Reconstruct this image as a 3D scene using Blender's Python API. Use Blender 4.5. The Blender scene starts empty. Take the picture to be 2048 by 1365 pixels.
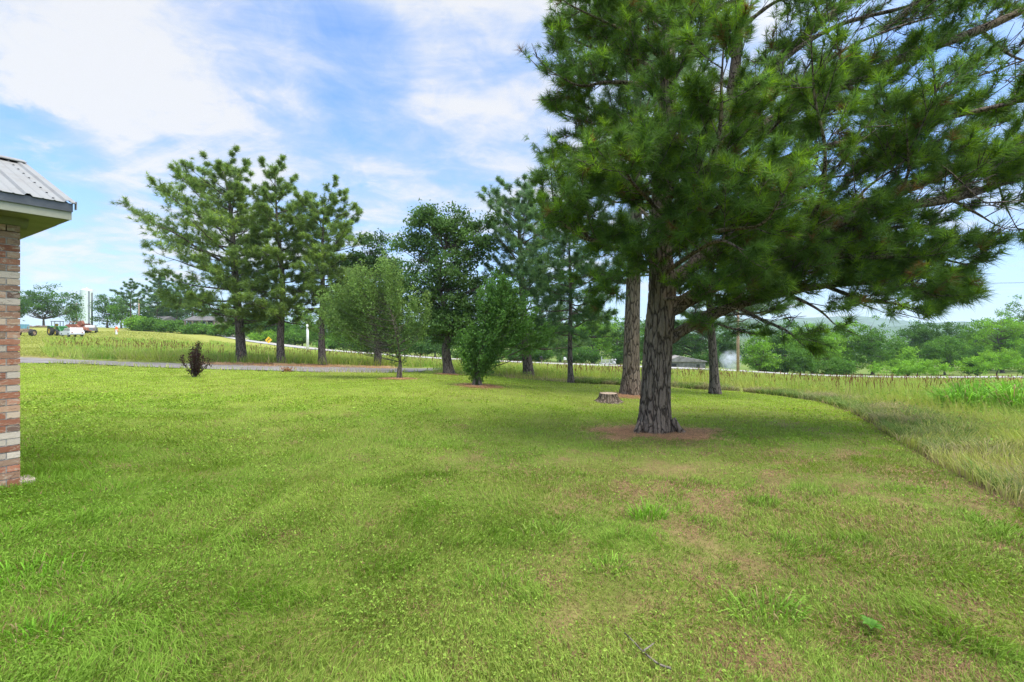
import bpy, math, random
import numpy as np
from mathutils import Vector

# ---------------------------------------------------------------- scene, camera, sky, sun, exposure
S = bpy.context.scene
COL = S.collection
F, U0, VH, HC = 920.0, 1024.0, 665.0, 1.55      # focal length and horizon in the photo's own pixels, eye height
cam_d = bpy.data.cameras.new('camera')
cam = bpy.data.objects.new('camera', cam_d)
COL.objects.link(cam)
cam_d.sensor_width = 36.0
cam_d.lens = F / 2048 * 36
cam_d.shift_y = -17.5 / 2048
cam_d.clip_start = 0.05
cam_d.clip_end = 20000
cam.location = (0, 0, HC)
cam.rotation_euler = (math.radians(90), 0, 0)
S.camera = cam

SUN_ELEV, SUN_AZ = math.radians(71), math.radians(118)   # azimuth clockwise from +Y
EXPOSURE = 1.55
SKY_STRENGTH = 0.075
sun_d = bpy.data.lights.new('sun', 'SUN')
sun_d.energy = 1.75
sun_d.angle = math.radians(32)
sun_d.color = (1.0, 0.95, 0.86)
sun = bpy.data.objects.new('sun', sun_d)
COL.objects.link(sun)
sdir = Vector((math.sin(SUN_AZ) * math.cos(SUN_ELEV), math.cos(SUN_AZ) * math.cos(SUN_ELEV), math.sin(SUN_ELEV)))
sun.rotation_euler = sdir.to_track_quat('Z', 'Y').to_euler()
sun.location = sdir * 60

def pxdir(u, v):
    d = Vector(((u - U0) / F, 1.0, (VH - v) / F)); d.normalize(); return d

W = bpy.data.worlds.new('World'); S.world = W; W.use_nodes = True
nt = W.node_tree; nt.nodes.clear()
N = lambda t, **k: _node(nt, t, **k)
def _node(tree, t, **k):
    n = tree.nodes.new(t)
    for a, b in k.items():
        if a.startswith('i_'): n.inputs[a[2:].replace('_', ' ')].default_value = b
        else: setattr(n, a, b)
    return n
def lk(tree, a, b): tree.links.new(a, b)
def math_n(tree, op, a, b=None, c=None, clamp=False):
    n = tree.nodes.new('ShaderNodeMath'); n.operation = op; n.use_clamp = clamp
    for i, x in enumerate((a, b, c)):
        if x is None: continue
        if isinstance(x, (int, float)): n.inputs[i].default_value = x
        else: tree.links.new(x, n.inputs[i])
    return n.outputs[0]
def mapr(tree, x, a, b, c=0., d=1., smooth=True):
    n = tree.nodes.new('ShaderNodeMapRange'); n.interpolation_type = 'SMOOTHSTEP' if smooth else 'LINEAR'
    tree.links.new(x, n.inputs[0])
    for i, v in enumerate((a, b, c, d)): n.inputs[i + 1].default_value = v
    return n.outputs[0]

tc = N('ShaderNodeTexCoord')
sky = N('ShaderNodeTexSky')
sky.sky_type = 'NISHITA'; sky.sun_disc = False
sky.sun_elevation = SUN_ELEV; sky.sun_rotation = SUN_AZ
sky.air_density = 1.0; sky.dust_density = 0.6; sky.ozone_density = 1.6
sep = N('ShaderNodeSeparateXYZ'); lk(nt, tc.outputs['Generated'], sep.inputs[0])
zz = math_n(nt, 'ADD', math_n(nt, 'MAXIMUM', sep.outputs[2], 0.0), 0.16)
cmb = N('ShaderNodeCombineXYZ')
lk(nt, math_n(nt, 'DIVIDE', sep.outputs[0], zz), cmb.inputs[0])
lk(nt, math_n(nt, 'DIVIDE', sep.outputs[1], zz), cmb.inputs[1])
def wn(scale, detail, rough, off, dist=0.0, sx=1, sy=1):
    mp = N('ShaderNodeMapping'); lk(nt, cmb.outputs[0], mp.inputs[0])
    mp.inputs['Location'].default_value = off; mp.inputs['Scale'].default_value = (sx, sy, 1)
    n = N('ShaderNodeTexNoise'); lk(nt, mp.outputs[0], n.inputs['Vector'])
    n.inputs['Scale'].default_value = scale; n.inputs['Detail'].default_value = detail
    n.inputs['Roughness'].default_value = rough; n.inputs['Distortion'].default_value = dist
    return n.outputs['Fac']
n_big = wn(0.95, 9, 0.60, (3.1, 1.7, 0), 0.4)
n_wisp = wn(1.8, 12, 0.60, (8.2, 4.4, 0), 0.9, 0.75, 1.25)
n_fine = wn(6.0, 10, 0.66, (1.2, 9.4, 0), 0.8)
# where the cloud banks stand in the sky: direction, angular size, amount
banks = [(150, 170, 0.24, 0.16), (30, 30, 0.26, 0.20), (320, 200, 0.15, 0.12), (110, 470, 0.16, 0.12), (400, 290, 0.16, 0.12),
         (600, 330, 0.18, 0.20), (770, 400, 0.18, 0.26), (1060, 150, 0.18, 0.22), (1040, -40, 0.34, 0.30), (820, 20, 0.22, 0.20),
         (1700, 300, 0.6, 0.14), (450, 80, 0.09, 0.14), (300, 460, 0.2, 0.16), (420, 360, 0.16, 0.16), (640, 300, 0.14, 0.10), (1150, 320, 0.18, 0.12), (560, 205, 0.06, 0.10),
         (850, 250, 0.15, -0.16), (640, 140, 0.12, -0.20), (20, 285, 0.09, -0.5), (200, 330, 0.09, -0.3),
         (200, 390, 0.12, -0.14), (780, 170, 0.13, -0.12), (980, 300, 0.10, -0.14), (690, 240, 0.10, -0.12), (480, 170, 0.08, -0.10)]
acc = None
for (u, v, r, a) in banks:
    d = pxdir(u, v)
    vd = N('ShaderNodeVectorMath', operation='DOT_PRODUCT')
    lk(nt, tc.outputs['Generated'], vd.inputs[0]); vd.inputs[1].default_value = d
    m = mapr(nt, vd.outputs['Value'], math.cos(r * 1.6), 1.0, 0.0, a)
    acc = m if acc is None else math_n(nt, 'ADD', acc, m)
acc = math_n(nt, 'MINIMUM', math_n(nt, 'MAXIMUM', acc, -0.32), 0.40)
def cen(x, k): return math_n(nt, 'MULTIPLY_ADD', x, k, -0.5 * k)
raw = math_n(nt, 'ADD', math_n(nt, 'ADD', cen(n_big, 1.1), math_n(nt, 'ADD', cen(n_wisp, 1.5), cen(n_fine, 0.7))), acc)
mask = mapr(nt, raw, -0.36, 0.62)
thick = mapr(nt, raw, 0.12, 0.62)
n_puff = wn(1.7, 12, 0.58, (5.3, 2.2, 0), 0.35, 1.0, 1.25)
pb = None
for (u, v, r, a) in [(120, 90, 0.20, 0.34), (250, 215, 0.13, 0.33), (370, 150, 0.07, 0.20), (60, 190, 0.10, 0.30), (150, 240, 0.08, 0.26), (450, 60, 0.06, 0.22), (500, 90, 0.04, 0.2), (540, 190, 0.05, 0.2), (640, 320, 0.12, 0.12), (770, 400, 0.14, 0.16), (1080, 190, 0.13, 0.16), (570, 200, .04, .2)]:
    vd = N('ShaderNodeVectorMath', operation='DOT_PRODUCT'); lk(nt, tc.outputs['Generated'], vd.inputs[0]); vd.inputs[1].default_value = pxdir(u, v)
    m = mapr(nt, vd.outputs['Value'], math.cos(r * 1.5), 1.0, 0.0, a); pb = m if pb is None else math_n(nt, 'MAXIMUM', pb, m)
praw = math_n(nt, 'ADD', math_n(nt, 'ADD', cen(n_puff, 1.5), cen(n_fine, 0.45)), pb)
puff = mapr(nt, praw, 0.15, 0.46)
thick = math_n(nt, 'MAXIMUM', thick, puff)
mask = math_n(nt, 'MAXIMUM', mask, puff)
hz = mapr(nt, sep.outputs[2], -0.02, 0.34, 0.72, 0.12)
mask2 = math_n(nt, 'MAXIMUM', math_n(nt, 'MULTIPLY', mask, 0.93), hz)
ccol = N('ShaderNodeMix', data_type='RGBA')
lk(nt, thick, ccol.inputs['Factor'])
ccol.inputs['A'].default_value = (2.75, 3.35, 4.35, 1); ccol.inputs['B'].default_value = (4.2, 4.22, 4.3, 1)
skb = N('ShaderNodeMix', data_type='RGBA', blend_type='MULTIPLY')
skb.inputs['Factor'].default_value = 1.0
lk(nt, sky.outputs[0], skb.inputs['A']); skb.inputs['B'].default_value = (0.76, 1.06, 1.42, 1)
mx = N('ShaderNodeMix', data_type='RGBA')
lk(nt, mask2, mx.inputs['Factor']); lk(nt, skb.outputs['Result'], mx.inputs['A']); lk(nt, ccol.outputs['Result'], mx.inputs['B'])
# added sky glow round the sun, mostly out of view, softens the shade
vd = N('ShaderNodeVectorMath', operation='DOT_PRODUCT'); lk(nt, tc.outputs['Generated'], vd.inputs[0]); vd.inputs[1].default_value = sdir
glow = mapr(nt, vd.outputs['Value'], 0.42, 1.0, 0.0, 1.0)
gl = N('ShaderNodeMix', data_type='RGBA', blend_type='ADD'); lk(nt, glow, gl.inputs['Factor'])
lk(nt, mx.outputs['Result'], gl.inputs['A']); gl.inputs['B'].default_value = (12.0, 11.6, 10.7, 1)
bg = N('ShaderNodeBackground'); bg.inputs['Strength'].default_value = SKY_STRENGTH
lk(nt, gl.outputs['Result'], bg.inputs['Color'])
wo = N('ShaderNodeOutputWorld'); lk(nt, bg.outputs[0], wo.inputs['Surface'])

S.view_settings.view_transform = 'Standard'
S.view_settings.look = 'None'
S.view_settings.exposure = EXPOSURE
S.view_settings.gamma = 1
S.render.engine = 'CYCLES'
cy = S.cycles
cy.max_bounces = 6; cy.diffuse_bounces = 3; cy.glossy_bounces = 2; cy.transmission_bounces = 4
cy.transparent_max_bounces = 8; cy.volume_bounces = 1
cy.caustics_reflective = False; cy.caustics_refractive = False
cy.sample_clamp_indirect = 4
cy.use_denoising = True
try:
    cy.denoiser = 'OPENIMAGEDENOISE'; cy.denoising_input_passes = 'RGB_ALBEDO_NORMAL'; cy.denoising_prefilter = 'NONE'
except Exception:
    pass

rng = np.random.default_rng(7)
random.seed(7)

# ---------------------------------------------------------------- terrain height (thin plate spline through surveyed points)
CTRL = [(1024,1365,2.05),(200,1365,2.05),(1900,1365,2.05),(35,965,4.75),(1024,965,5.0),(1900,955,5.0),(1308,868,9),(600,868,8),
 (100,800,11.5),(382,755,19),(797,757,20),(955,770,17),(898,750,26),(755,735,32),(483,727,30),(645,730,30),(1058,757,27),
 (1142,765,22),(1262,790,17),(1217,806,14.5),(1430,788,19),(400,800,12),(800,800,12.5),(1060,810,13),
 (280,734,24.5),(280,725,28),(520,741,24),(650,745,24),(770,746,25),(893,738,31),(30,726,26),(30,715,30),(650,732,29.5),
 (100,692,48),(300,695,50),(120,672,82),(230,665,85),(85,654,120),(-200,655,120),(-200,700,40),(172,655,200),(300,662,110),
 (420,676,95),(540,692,84),(750,714,70),(1000,729,64),(1476,749,58),(2048,763,48),(2400,775,44),
 (540,690,92),(750,711,78),(1000,726,72),(1476,745.5,66),(2048,759,55),
 (600,715,45),(900,735,45),(1200,752,38),
 (1500,744,80),(1900,752,75),(1000,724,85),(700,705,90),(430,664,120),
 (1740,850,9.5),(1800,805,18),(1600,790,22),(2048,905,7.5),(1950,832,13),(1700,772,38),(2300,850,12),(1300,700,190),(2000,705,190),(700,680,190),
 (400,662,190)]
cp = np.array([((u-U0)/F*d, d, HC+(VH-v)/F*d) for u,v,d in CTRL] +
              [(0,-6,0),(10,-12,-.2),(-10,-12,0),(-22,0,0.05),(22,-2,-.8),(-60,-60,0),(60,-60,-1),(0,-150,0),(-150,0,1),(150,-10,-5)])
def tps_fit(P, z, lam=0.08):
    n = len(P); D = np.linalg.norm(P[:,None]-P[None], axis=2)
    K = np.where(D > 0, D*D*np.log(np.maximum(D,1e-9)), 0) + lam*np.eye(n)*np.mean(D)
    A = np.zeros((n+3,n+3)); A[:n,:n] = K; A[:n,n] = 1; A[:n,n+1:] = P; A[n,:n] = 1; A[n+1:,:n] = P.T
    w = np.linalg.solve(A, np.concatenate([z, [0,0,0]])); return w
# work in a compressed radius so that near and far points weigh alike
def warp(x, y):
    r = np.hypot(x, y); k = np.log1p(r/6.0)*6.0/np.maximum(r, 1e-6); return np.stack([x*k, y*k], -1)
PW = warp(cp[:,0], cp[:,1])
TW = tps_fit(PW, cp[:,2])
def ter(x, y):
    x = np.atleast_1d(np.asarray(x, float)); y = np.atleast_1d(np.asarray(y, float))
    sh = x.shape; x = x.ravel(); y = y.ravel()
    r = np.hypot(x, y); R0 = 230.0
    s = np.where(r > R0, R0/np.maximum(r,1e-6), 1.0)
    Q = warp(x*s, y*s); out = np.empty(len(x))
    for i in range(0, len(x), 40000):
        q = Q[i:i+40000]
        D2 = ((q[:,None]-PW[None])**2).sum(2)
        out[i:i+40000] = 0.5*np.where(D2 > 0, D2*np.log(np.maximum(D2,1e-18)), 0) @ TW[:len(PW)] + TW[len(PW)] + q @ TW[len(PW)+1:]
    t = np.clip((r-R0)/900, 0, 1); t = t*t*(3-2*t)
    out = out*(1-t) - 12*t
    return out.reshape(sh)
def terz(x, y): return float(ter([x],[y])[0])
def G(u, d):
    x = (u-U0)/F*d; return Vector((x, d, terz(x, d)))
def P3(u, v, d): return Vector(((u-U0)/F*d, d, HC+(VH-v)/F*d))
_ds = np.geomspace(1.2, 160, 900)
def hit(u, v):
    x = (u-U0)/F*_ds; z = HC+(VH-v)/F*_ds
    b = np.nonzero(z <= ter(x, _ds))[0]
    i = b[0] if len(b) else len(_ds)-1
    return np.array([x[i], _ds[i]])
def inpoly(x, y, poly):
    c = np.zeros(len(x), bool); n = len(poly); j = n-1
    for i in range(n):
        xi, yi = poly[i]; xj, yj = poly[j]
        m = ((yi > y) != (yj > y)) & (x < (xj-xi)*(y-yi)/((yj-yi) if yj != yi else 1e-9)+xi)
        c ^= m; j = i
    return c

# ---------------------------------------------------------------- numpy noise
def _h(ix, iy, s):
    v = np.sin(ix*127.1+iy*311.7+s*74.7)*43758.5453; return v-np.floor(v)
def vn(x, y, s=0):
    ix = np.floor(x); iy = np.floor(y); fx = x-ix; fy = y-iy
    fx = fx*fx*(3-2*fx); fy = fy*fy*(3-2*fy)
    return (_h(ix,iy,s)*(1-fx)+_h(ix+1,iy,s)*fx)*(1-fy)+(_h(ix,iy+1,s)*(1-fx)+_h(ix+1,iy+1,s)*fx)*fy
def fbm(x, y, s=0, o=4):
    t = 0; a = .5; k = 1
    for i in range(o): t = t+a*vn(x*k, y*k, s+i*13); a *= .5; k *= 2.03
    return t/(1-.5**o)
def sst(x, a, b):
    t = np.clip((x-a)/(b-a), 0, 1); return t*t*(3-2*t)
def mixc(a, b, t): return np.asarray(a)*(1-t[:,None])+np.asarray(b)*t[:,None]

# ---------------------------------------------------------------- mesh helpers
def link(name, me, mat, parent=None):
    o = bpy.data.objects.new(name, me); COL.objects.link(o)
    for m in (mat if isinstance(mat, (list, tuple)) else [mat]): me.materials.append(m)
    if parent is not None: o.parent = parent
    return o
def mk(name, V, faces, mat, parent=None, col=None, smooth=False):
    """V (n,3); faces: list of int arrays (m,3)/(m,4)."""
    me = bpy.data.meshes.new(name)
    V = np.ascontiguousarray(V, dtype=np.float32)
    faces = [np.asarray(f, dtype=np.int32) for f in faces if len(f)]
    me.vertices.add(len(V)); me.vertices.foreach_set('co', V.ravel())
    lv = np.concatenate([f.ravel() for f in faces]); tot = np.concatenate([np.full(len(f), f.shape[1], np.int32) for f in faces])
    st = np.concatenate([[0], np.cumsum(tot)[:-1]]).astype(np.int32)
    me.loops.add(len(lv)); me.loops.foreach_set('vertex_index', lv)
    me.polygons.add(len(tot)); me.polygons.foreach_set('loop_start', st); me.polygons.foreach_set('loop_total', tot)
    me.polygons.foreach_set('use_smooth', np.full(len(tot), smooth))
    if col is not None:
        at = me.color_attributes.new('Col', 'FLOAT_COLOR', 'POINT')
        c = np.ones((len(V), 4), np.float32); c[:,:3] = col; at.data.foreach_set('color', c.ravel())
    me.update(calc_edges=True); me.validate()
    return link(name, me, mat, parent)
class Acc:
    def __init__(s): s.V = []; s.F = []; s.M = []
    def add(s, vs, fs, mi=0):
        b = len(s.V); s.V += [tuple(v) for v in vs]; s.F += [tuple(i+b for i in f) for f in fs]; s.M += [mi]*len(fs); return s
    def box(s, c, z, rz=0, mi=0, bev=0.0):
        cx, cy, cz = c; a, b, d = z[0]/2, z[1]/2, z[2]/2; ca, sa = math.cos(rz), math.sin(rz)
        vs = []
        for dz in (-d, d):
            for dx, dy in ((-a,-b),(a,-b),(a,b),(-a,b)):
                vs.append((cx+dx*ca-dy*sa, cy+dx*sa+dy*ca, cz+dz))
        return s.add(vs, [(0,3,2,1),(4,5,6,7),(0,1,5,4),(1,2,6,5),(2,3,7,6),(3,0,4,7)], mi)
    def prism(s, prof, axis, a, b, mi=0):
        """prof: closed outline of 2D points; extruded along axis ('x' or 'y') from a to b"""
        n = len(prof)
        f = (lambda p, t: (t, p[0], p[1])) if axis == 'x' else (lambda p, t: (p[0], t, p[1]))
        vs = [f(p, a) for p in prof]+[f(p, b) for p in prof]
        return s.add(vs, [tuple(range(n))[::-1], tuple(range(n, 2*n))]+[(i, (i+1)%n, (i+1)%n+n, i+n) for i in range(n)], mi)
    def tube(s, pts, rad, n=8, mi=0):
        V, Fq = tube(pts, rad if hasattr(rad, '__len__') else [rad]*len(pts), n)
        s.add(V, [tuple(f) for f in Fq], mi); b = len(s.V)-len(V)
        s.F += [tuple(b+i for i in range(n))[::-1], tuple(b+len(V)-n+i for i in range(n))]; s.M += [mi, mi]; return s
    def lathe(s, prof, c, n=20, axis='z', mi=0):
        vs = []; fs = []; k = len(prof)
        for i in range(n):
            t = 2*math.pi*i/n
            for r, h in prof:
                if axis == 'z': vs.append((c[0]+r*math.cos(t), c[1]+r*math.sin(t), c[2]+h))
                elif axis == 'x': vs.append((c[0]+h, c[1]+r*math.cos(t), c[2]+r*math.sin(t)))
                else: vs.append((c[0]+r*math.cos(t), c[1]+h, c[2]+r*math.sin(t)))
        for i in range(n):
            j = (i+1) % n
            for q in range(k-1): fs.append((i*k+q, j*k+q, j*k+q+1, i*k+q+1))
        return s.add(vs, fs, mi)
    def build(s, name, mat, parent=None, smooth=False, col=None):
        me = bpy.data.meshes.new(name); me.from_pydata(s.V, [], s.F)
        me.polygons.foreach_set('material_index', s.M)
        if smooth: me.polygons.foreach_set('use_smooth', [True]*len(me.polygons))
        if col is not None:
            at = me.color_attributes.new('Col', 'FLOAT_COLOR', 'POINT')
            c = np.ones((len(s.V), 4), np.float32); c[:,:3] = col; at.data.foreach_set('color', c.ravel())
        me.update(); return link(name, me, mat, parent)
def tube(pts, rad, n=8):
    pts = np.asarray(pts, float); k = len(pts)
    T = np.gradient(pts, axis=0); T /= np.maximum(np.linalg.norm(T, axis=1, keepdims=True), 1e-9)
    ref = np.array([0,0,1.]) if abs(T[0,2]) < .9 else np.array([1.,0,0])
    A = np.cross(T, ref); bad = np.linalg.norm(A, axis=1) < 1e-3
    A[bad] = np.cross(T[bad], np.array([.3,1.,.2])); A /= np.linalg.norm(A, axis=1, keepdims=True)
    for i in range(1, k):
        a = A[i-1]-T[i]*np.dot(A[i-1], T[i]); l = np.linalg.norm(a)
        if l > 1e-6: A[i] = a/l
    B = np.cross(T, A); th = np.linspace(0, 2*np.pi, n, endpoint=False)
    V = (pts[:,None]+np.asarray(rad)[:,None,None]*(A[:,None]*np.cos(th)[None,:,None]+B[:,None]*np.sin(th)[None,:,None])).reshape(-1,3)
    i = np.arange(k-1)[:,None]*n; j = np.arange(n)[None]; j2 = (j+1) % n
    Q = np.stack([i+j, i+j2, i+n+j2, i+n+j], -1).reshape(-1,4)
    return V, Q
class Tubes:
    def __init__(s): s.V = []; s.Q = []; s.n = 0
    def add(s, pts, rad, n=8):
        V, Q = tube(pts, rad, n); s.V.append(V); s.Q.append(Q+s.n); s.n += len(V)
    def build(s, name, mat, parent): return mk(name, np.concatenate(s.V), [np.concatenate(s.Q)], mat, parent, smooth=True)
def spline(pts, m):
    """Catmull-Rom through rows of pts (any width), m samples"""
    p = np.asarray(pts, float); p = np.vstack([2*p[0]-p[1], p, 2*p[-1]-p[-2]])
    t = np.linspace(0, len(p)-3-1e-6, m); i = t.astype(int); f = (t-i)[:,None]
    a, b, c, d = p[i], p[i+1], p[i+2], p[i+3]
    return .5*(2*b+(c-a)*f+(2*a-5*b+4*c-d)*f**2+(3*b-a-3*c+d)*f**3)

def tag(o, label=None, cat=None, group=None, kind=None):
    if label: o['label'] = label
    if cat: o['category'] = cat
    if group: o['group'] = group
    if kind: o['kind'] = kind
    return o
def root(name, loc, label, cat, group=None, rz=0):
    o = bpy.data.objects.new(name, None); COL.objects.link(o); o.location = loc; o.rotation_euler = (0,0,rz)
    o.empty_display_size = .3
    return tag(o, label, cat, group)

# ---------------------------------------------------------------- materials
def newmat(name):
    m = bpy.data.materials.new(name); m.use_nodes = True; t = m.node_tree
    return m, t, t.nodes['Principled BSDF'], t.nodes['Material Output']
def plain(name, c, rough=.6, metal=0, var=.12, scale=6, spec=.5, dirt=None, dirt_amt=.5):
    m, t, b, o = newmat(name)
    b.inputs['Roughness'].default_value = rough; b.inputs['Metallic'].default_value = metal
    b.inputs['Specular IOR Level'].default_value = spec
    tcn = t.nodes.new('ShaderNodeTexCoord'); n = t.nodes.new('ShaderNodeTexNoise')
    n.inputs['Scale'].default_value = scale; n.inputs['Detail'].default_value = 6; n.inputs['Roughness'].default_value = .65
    lk(t, tcn.outputs['Object'], n.inputs['Vector'])
    r = t.nodes.new('ShaderNodeMix'); r.data_type = 'RGBA'
    c = np.array(c)
    r.inputs['A'].default_value = (*np.clip(c*(1-var*2),0,1), 1)
    r.inputs['B'].default_value = (*(np.array(dirt) if dirt is not None else np.clip(c*(1+var*2),0,1)), 1)
    f = mapr(t, n.outputs['Fac'], .3, .7) if dirt is None else mapr(t, n.outputs['Fac'], 1-dirt_amt-.15, 1-dirt_amt+.15)
    if dirt is not None: r.inputs['A'].default_value = (*c, 1)
    lk(t, f, r.inputs['Factor']); lk(t, r.outputs['Result'], b.inputs['Base Color'])
    return m
def foliage_mat(name, trans=.35, rough=.55, spec=.3):
    m, t, b, o = newmat(name)
    a = t.nodes.new('ShaderNodeVertexColor'); a.layer_name = 'Col'
    lk(t, a.outputs['Color'], b.inputs['Base Color'])
    b.inputs['Roughness'].default_value = rough; b.inputs['Specular IOR Level'].default_value = spec
    tr = t.nodes.new('ShaderNodeBsdfTranslucent')
    hs = t.nodes.new('ShaderNodeHueSaturation'); hs.inputs['Value'].default_value = 1.25; hs.inputs['Saturation'].default_value = 1.1
    lk(t, a.outputs['Color'], hs.inputs['Color']); lk(t, hs.outputs[0], tr.inputs['Color'])
    mxs = t.nodes.new('ShaderNodeMixShader'); mxs.inputs[0].default_value = trans
    lk(t, b.outputs[0], mxs.inputs[1]); lk(t, tr.outputs[0], mxs.inputs[2]); lk(t, mxs.outputs[0], o.inputs['Surface'])
    return m
def bark_mat(name, dark, mid, light, scale=9, zs=.22, bump=.9, dist=.03):
    m, t, b, o = newmat(name)
    tcn = t.nodes.new('ShaderNodeTexCoord'); mp = t.nodes.new('ShaderNodeMapping'); mp.inputs['Scale'].default_value = (1,1,zs)
    lk(t, tcn.outputs['Object'], mp.inputs[0])
    wob = t.nodes.new('ShaderNodeTexNoise'); wob.inputs['Scale'].default_value = scale*.7; wob.inputs['Detail'].default_value = 4
    lk(t, mp.outputs[0], wob.inputs['Vector'])
    add = t.nodes.new('ShaderNodeMix'); add.data_type = 'VECTOR'; add.inputs['Factor'].default_value = .13
    lk(t, mp.outputs[0], add.inputs['A']); lk(t, wob.outputs['Color'], add.inputs['B'])
    vo = t.nodes.new('ShaderNodeTexVoronoi'); vo.feature = 'DISTANCE_TO_EDGE'; vo.inputs['Scale'].default_value = scale
    lk(t, add.outputs['Result'], vo.inputs['Vector'])
    no = t.nodes.new('ShaderNodeTexNoise'); no.inputs['Scale'].default_value = scale*4; no.inputs['Detail'].default_value = 6; no.inputs['Roughness'].default_value = .7
    lk(t, mp.outputs[0], no.inputs['Vector'])
    crack = mapr(t, vo.outputs['Distance'], 0.0, .14)
    fine = mapr(t, no.outputs['Fac'], .3, .72)
    c1 = t.nodes.new('ShaderNodeMix'); c1.data_type = 'RGBA'; lk(t, fine, c1.inputs['Factor'])
    c1.inputs['A'].default_value = (*mid,1); c1.inputs['B'].default_value = (*light,1)
    c2 = t.nodes.new('ShaderNodeMix'); c2.data_type = 'RGBA'; lk(t, crack, c2.inputs['Factor'])
    c2.inputs['A'].default_value = (*dark,1); lk(t, c1.outputs['Result'], c2.inputs['B'])
    lk(t, c2.outputs['Result'], b.inputs['Base Color']); b.inputs['Roughness'].default_value = .9; b.inputs['Specular IOR Level'].default_value = .15
    h = math_n(t, 'ADD', crack, math_n(t, 'MULTIPLY', fine, .35))
    bp = t.nodes.new('ShaderNodeBump'); bp.inputs['Strength'].default_value = bump; bp.inputs['Distance'].default_value = dist
    lk(t, h, bp.inputs['Height']); lk(t, bp.outputs[0], b.inputs['Normal'])
    return m
M = {}
M['needle'] = foliage_mat('needle', .40, .6, .2)
M['leaf'] = foliage_mat('leaf', .42, .6, .18)
M['grass'] = foliage_mat('grass_blade', .38, .7, .12)
M['bark_pine'] = bark_mat('bark_pine', (.075,.054,.038), (.20,.148,.102), (.33,.255,.185), 12, .2, 1.0, .04)
M['bark_limb_shaded'] = bark_mat('bark_limb_shaded', (.045,.033,.024), (.15,.11,.08), (.27,.21,.16), 14, .5, .8, .02)  # darker copy of the trunk bark, the limbs' shade put into the colour
M['bark_thin'] = bark_mat('bark_dark', (.038,.030,.025), (.125,.098,.08), (.22,.18,.15), 12, .22, .8, .02)
M['bark_grey'] = bark_mat('bark_grey', (.05,.04,.03), (.13,.11,.085), (.22,.19,.15), 14, .25, .6, .015)
M['cone'] = plain('pine_cone', (.16,.14,.05), .8, var=.25, scale=60)
M['wood_cut'] = plain('cut_wood', (.34,.25,.17), .85, var=.2, scale=18)

# ---------------------------------------------------------------- ground regions (world polygons)
LAWN_EDGE = [(-400,728),(-200,724),(30,727),(150,729),(280,735),(400,739),(520,742),(650,746),(770,747),(850,744),(930,747),(1000,753),(1060,760),(1150,767),
             (1350,777),(1480,784),(1560,793),(1640,805),(1700,826),(1740,848),(1800,886),(1870,930),(1950,975),(2048,1025),(2300,1150)]
le = np.array([hit(u, v) for u, v in LAWN_EDGE])
LAWN = [tuple(p) for p in le]+[(3.2,1.0),(4.5,-4),(3,-20),(-30,-20),(-40,0),(-45,15)]
DR_NEAR = [(-400,726),(-200,722),(30,726),(150,728),(280,734),(400,738),(520,741),(650,745),(770,746),(850,743),(893,740),(930,737.5)]
DR_FAR = [(-400,713),(-200,712),(30,715),(150,720),(280,725),(400,728),(520,730),(650,732.5),(770,736),(850,737.5),(893,736),(930,735)]
dn = np.array([hit(u, v) for u, v in DR_NEAR]); df = np.array([hit(u, v) for u, v in DR_FAR])
DRIVE = [tuple(p) for p in dn]+[tuple(p) for p in df[::-1]]
ROADC = [(150,90),(110,64),(75,51.5)]   # continues right of the frame
road_pts = [((u-U0)/F*d, d) for u, d in [(3200,40),(2600,45),(2048,51.5),(1476,62),(1000,68),(750,74),(540,88),(430,112),(350,150),(300,200)]]
rc = spline(np.array(road_pts), 160)
rt = np.gradient(rc, axis=0); rt /= np.linalg.norm(rt, axis=1, keepdims=True); rn = np.stack([-rt[:,1], rt[:,0]], 1)
rn *= np.sign(rn[:,1:2]) if False else 1
ROAD = [tuple(p) for p in rc+rn*3.9]+[tuple(p) for p in (rc-rn*3.9)[::-1]]
STRAW = [(G(1308,9).x, 8.85, 1.5), (G(1262,17).x, 16.6, 1.3), (G(797,20).x, 19.8, .9), (G(955,17).x, 16.9, 1.1),
         (G(483,30).x, 29.4, 2.6), (G(563,30).x, 29.2, 2.6), (G(645,30).x, 29.2, 2.8), (G(1058,27).x, 26.7, 1.8), (G(898,26).x, 25.8, 1.0), (G(755,32).x, 31, 2.2)]

def straw_amt(x, y):
    s = np.zeros(len(x)); nz = fbm(x*2.2, y*2.2, 31)
    for cx, cyy, r in STRAW:
        d = np.hypot((x-cx), (y-cyy)*1.05); s = np.maximum(s, sst(d+(nz-.5)*r*1.2, r*.95, r*.35))
    return s
def dry_amt(x, y):
    """how dry and thin the mown lawn is: patches, more of them to the right"""
    d = np.hypot(x, y)
    b = .02+.24*sst(x/np.maximum(y,1), -.35, .40)*sst(d, 12, 4)+.06*sst(x, 0, 6)-.10*sst(d, 9, 16)
    pat = fbm(x*1.1+3, y*1.1, 5)*.42+fbm(x*4.2, y*4.2, 9)*.58
    return np.clip(sst(pat+b, .57, .94)*.72+.12*sst(fbm(x*.35, y*.35, 44), .45, .7), 0, 1)
def ground_regions(x, y):
    lawn = inpoly(x, y, LAWN); drive = inpoly(x, y, DRIVE); road = inpoly(x, y, ROAD)
    beyond = y > np.interp(x, rc[::-1,0], rc[::-1,1])
    return lawn & ~drive, drive, road, beyond
def edge_dist(x, y):
    """distance to the lawn's outer edge line"""
    best = np.full(len(x), 1e9)
    for a, b in zip(le[:-1], le[1:]):
        ab = b-a; t = np.clip(((x-a[0])*ab[0]+(y-a[1])*ab[1])/max(ab@ab, 1e-9), 0, 1)
        best = np.minimum(best, np.hypot(x-a[0]-t*ab[0], y-a[1]-t*ab[1]))
    return best
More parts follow.
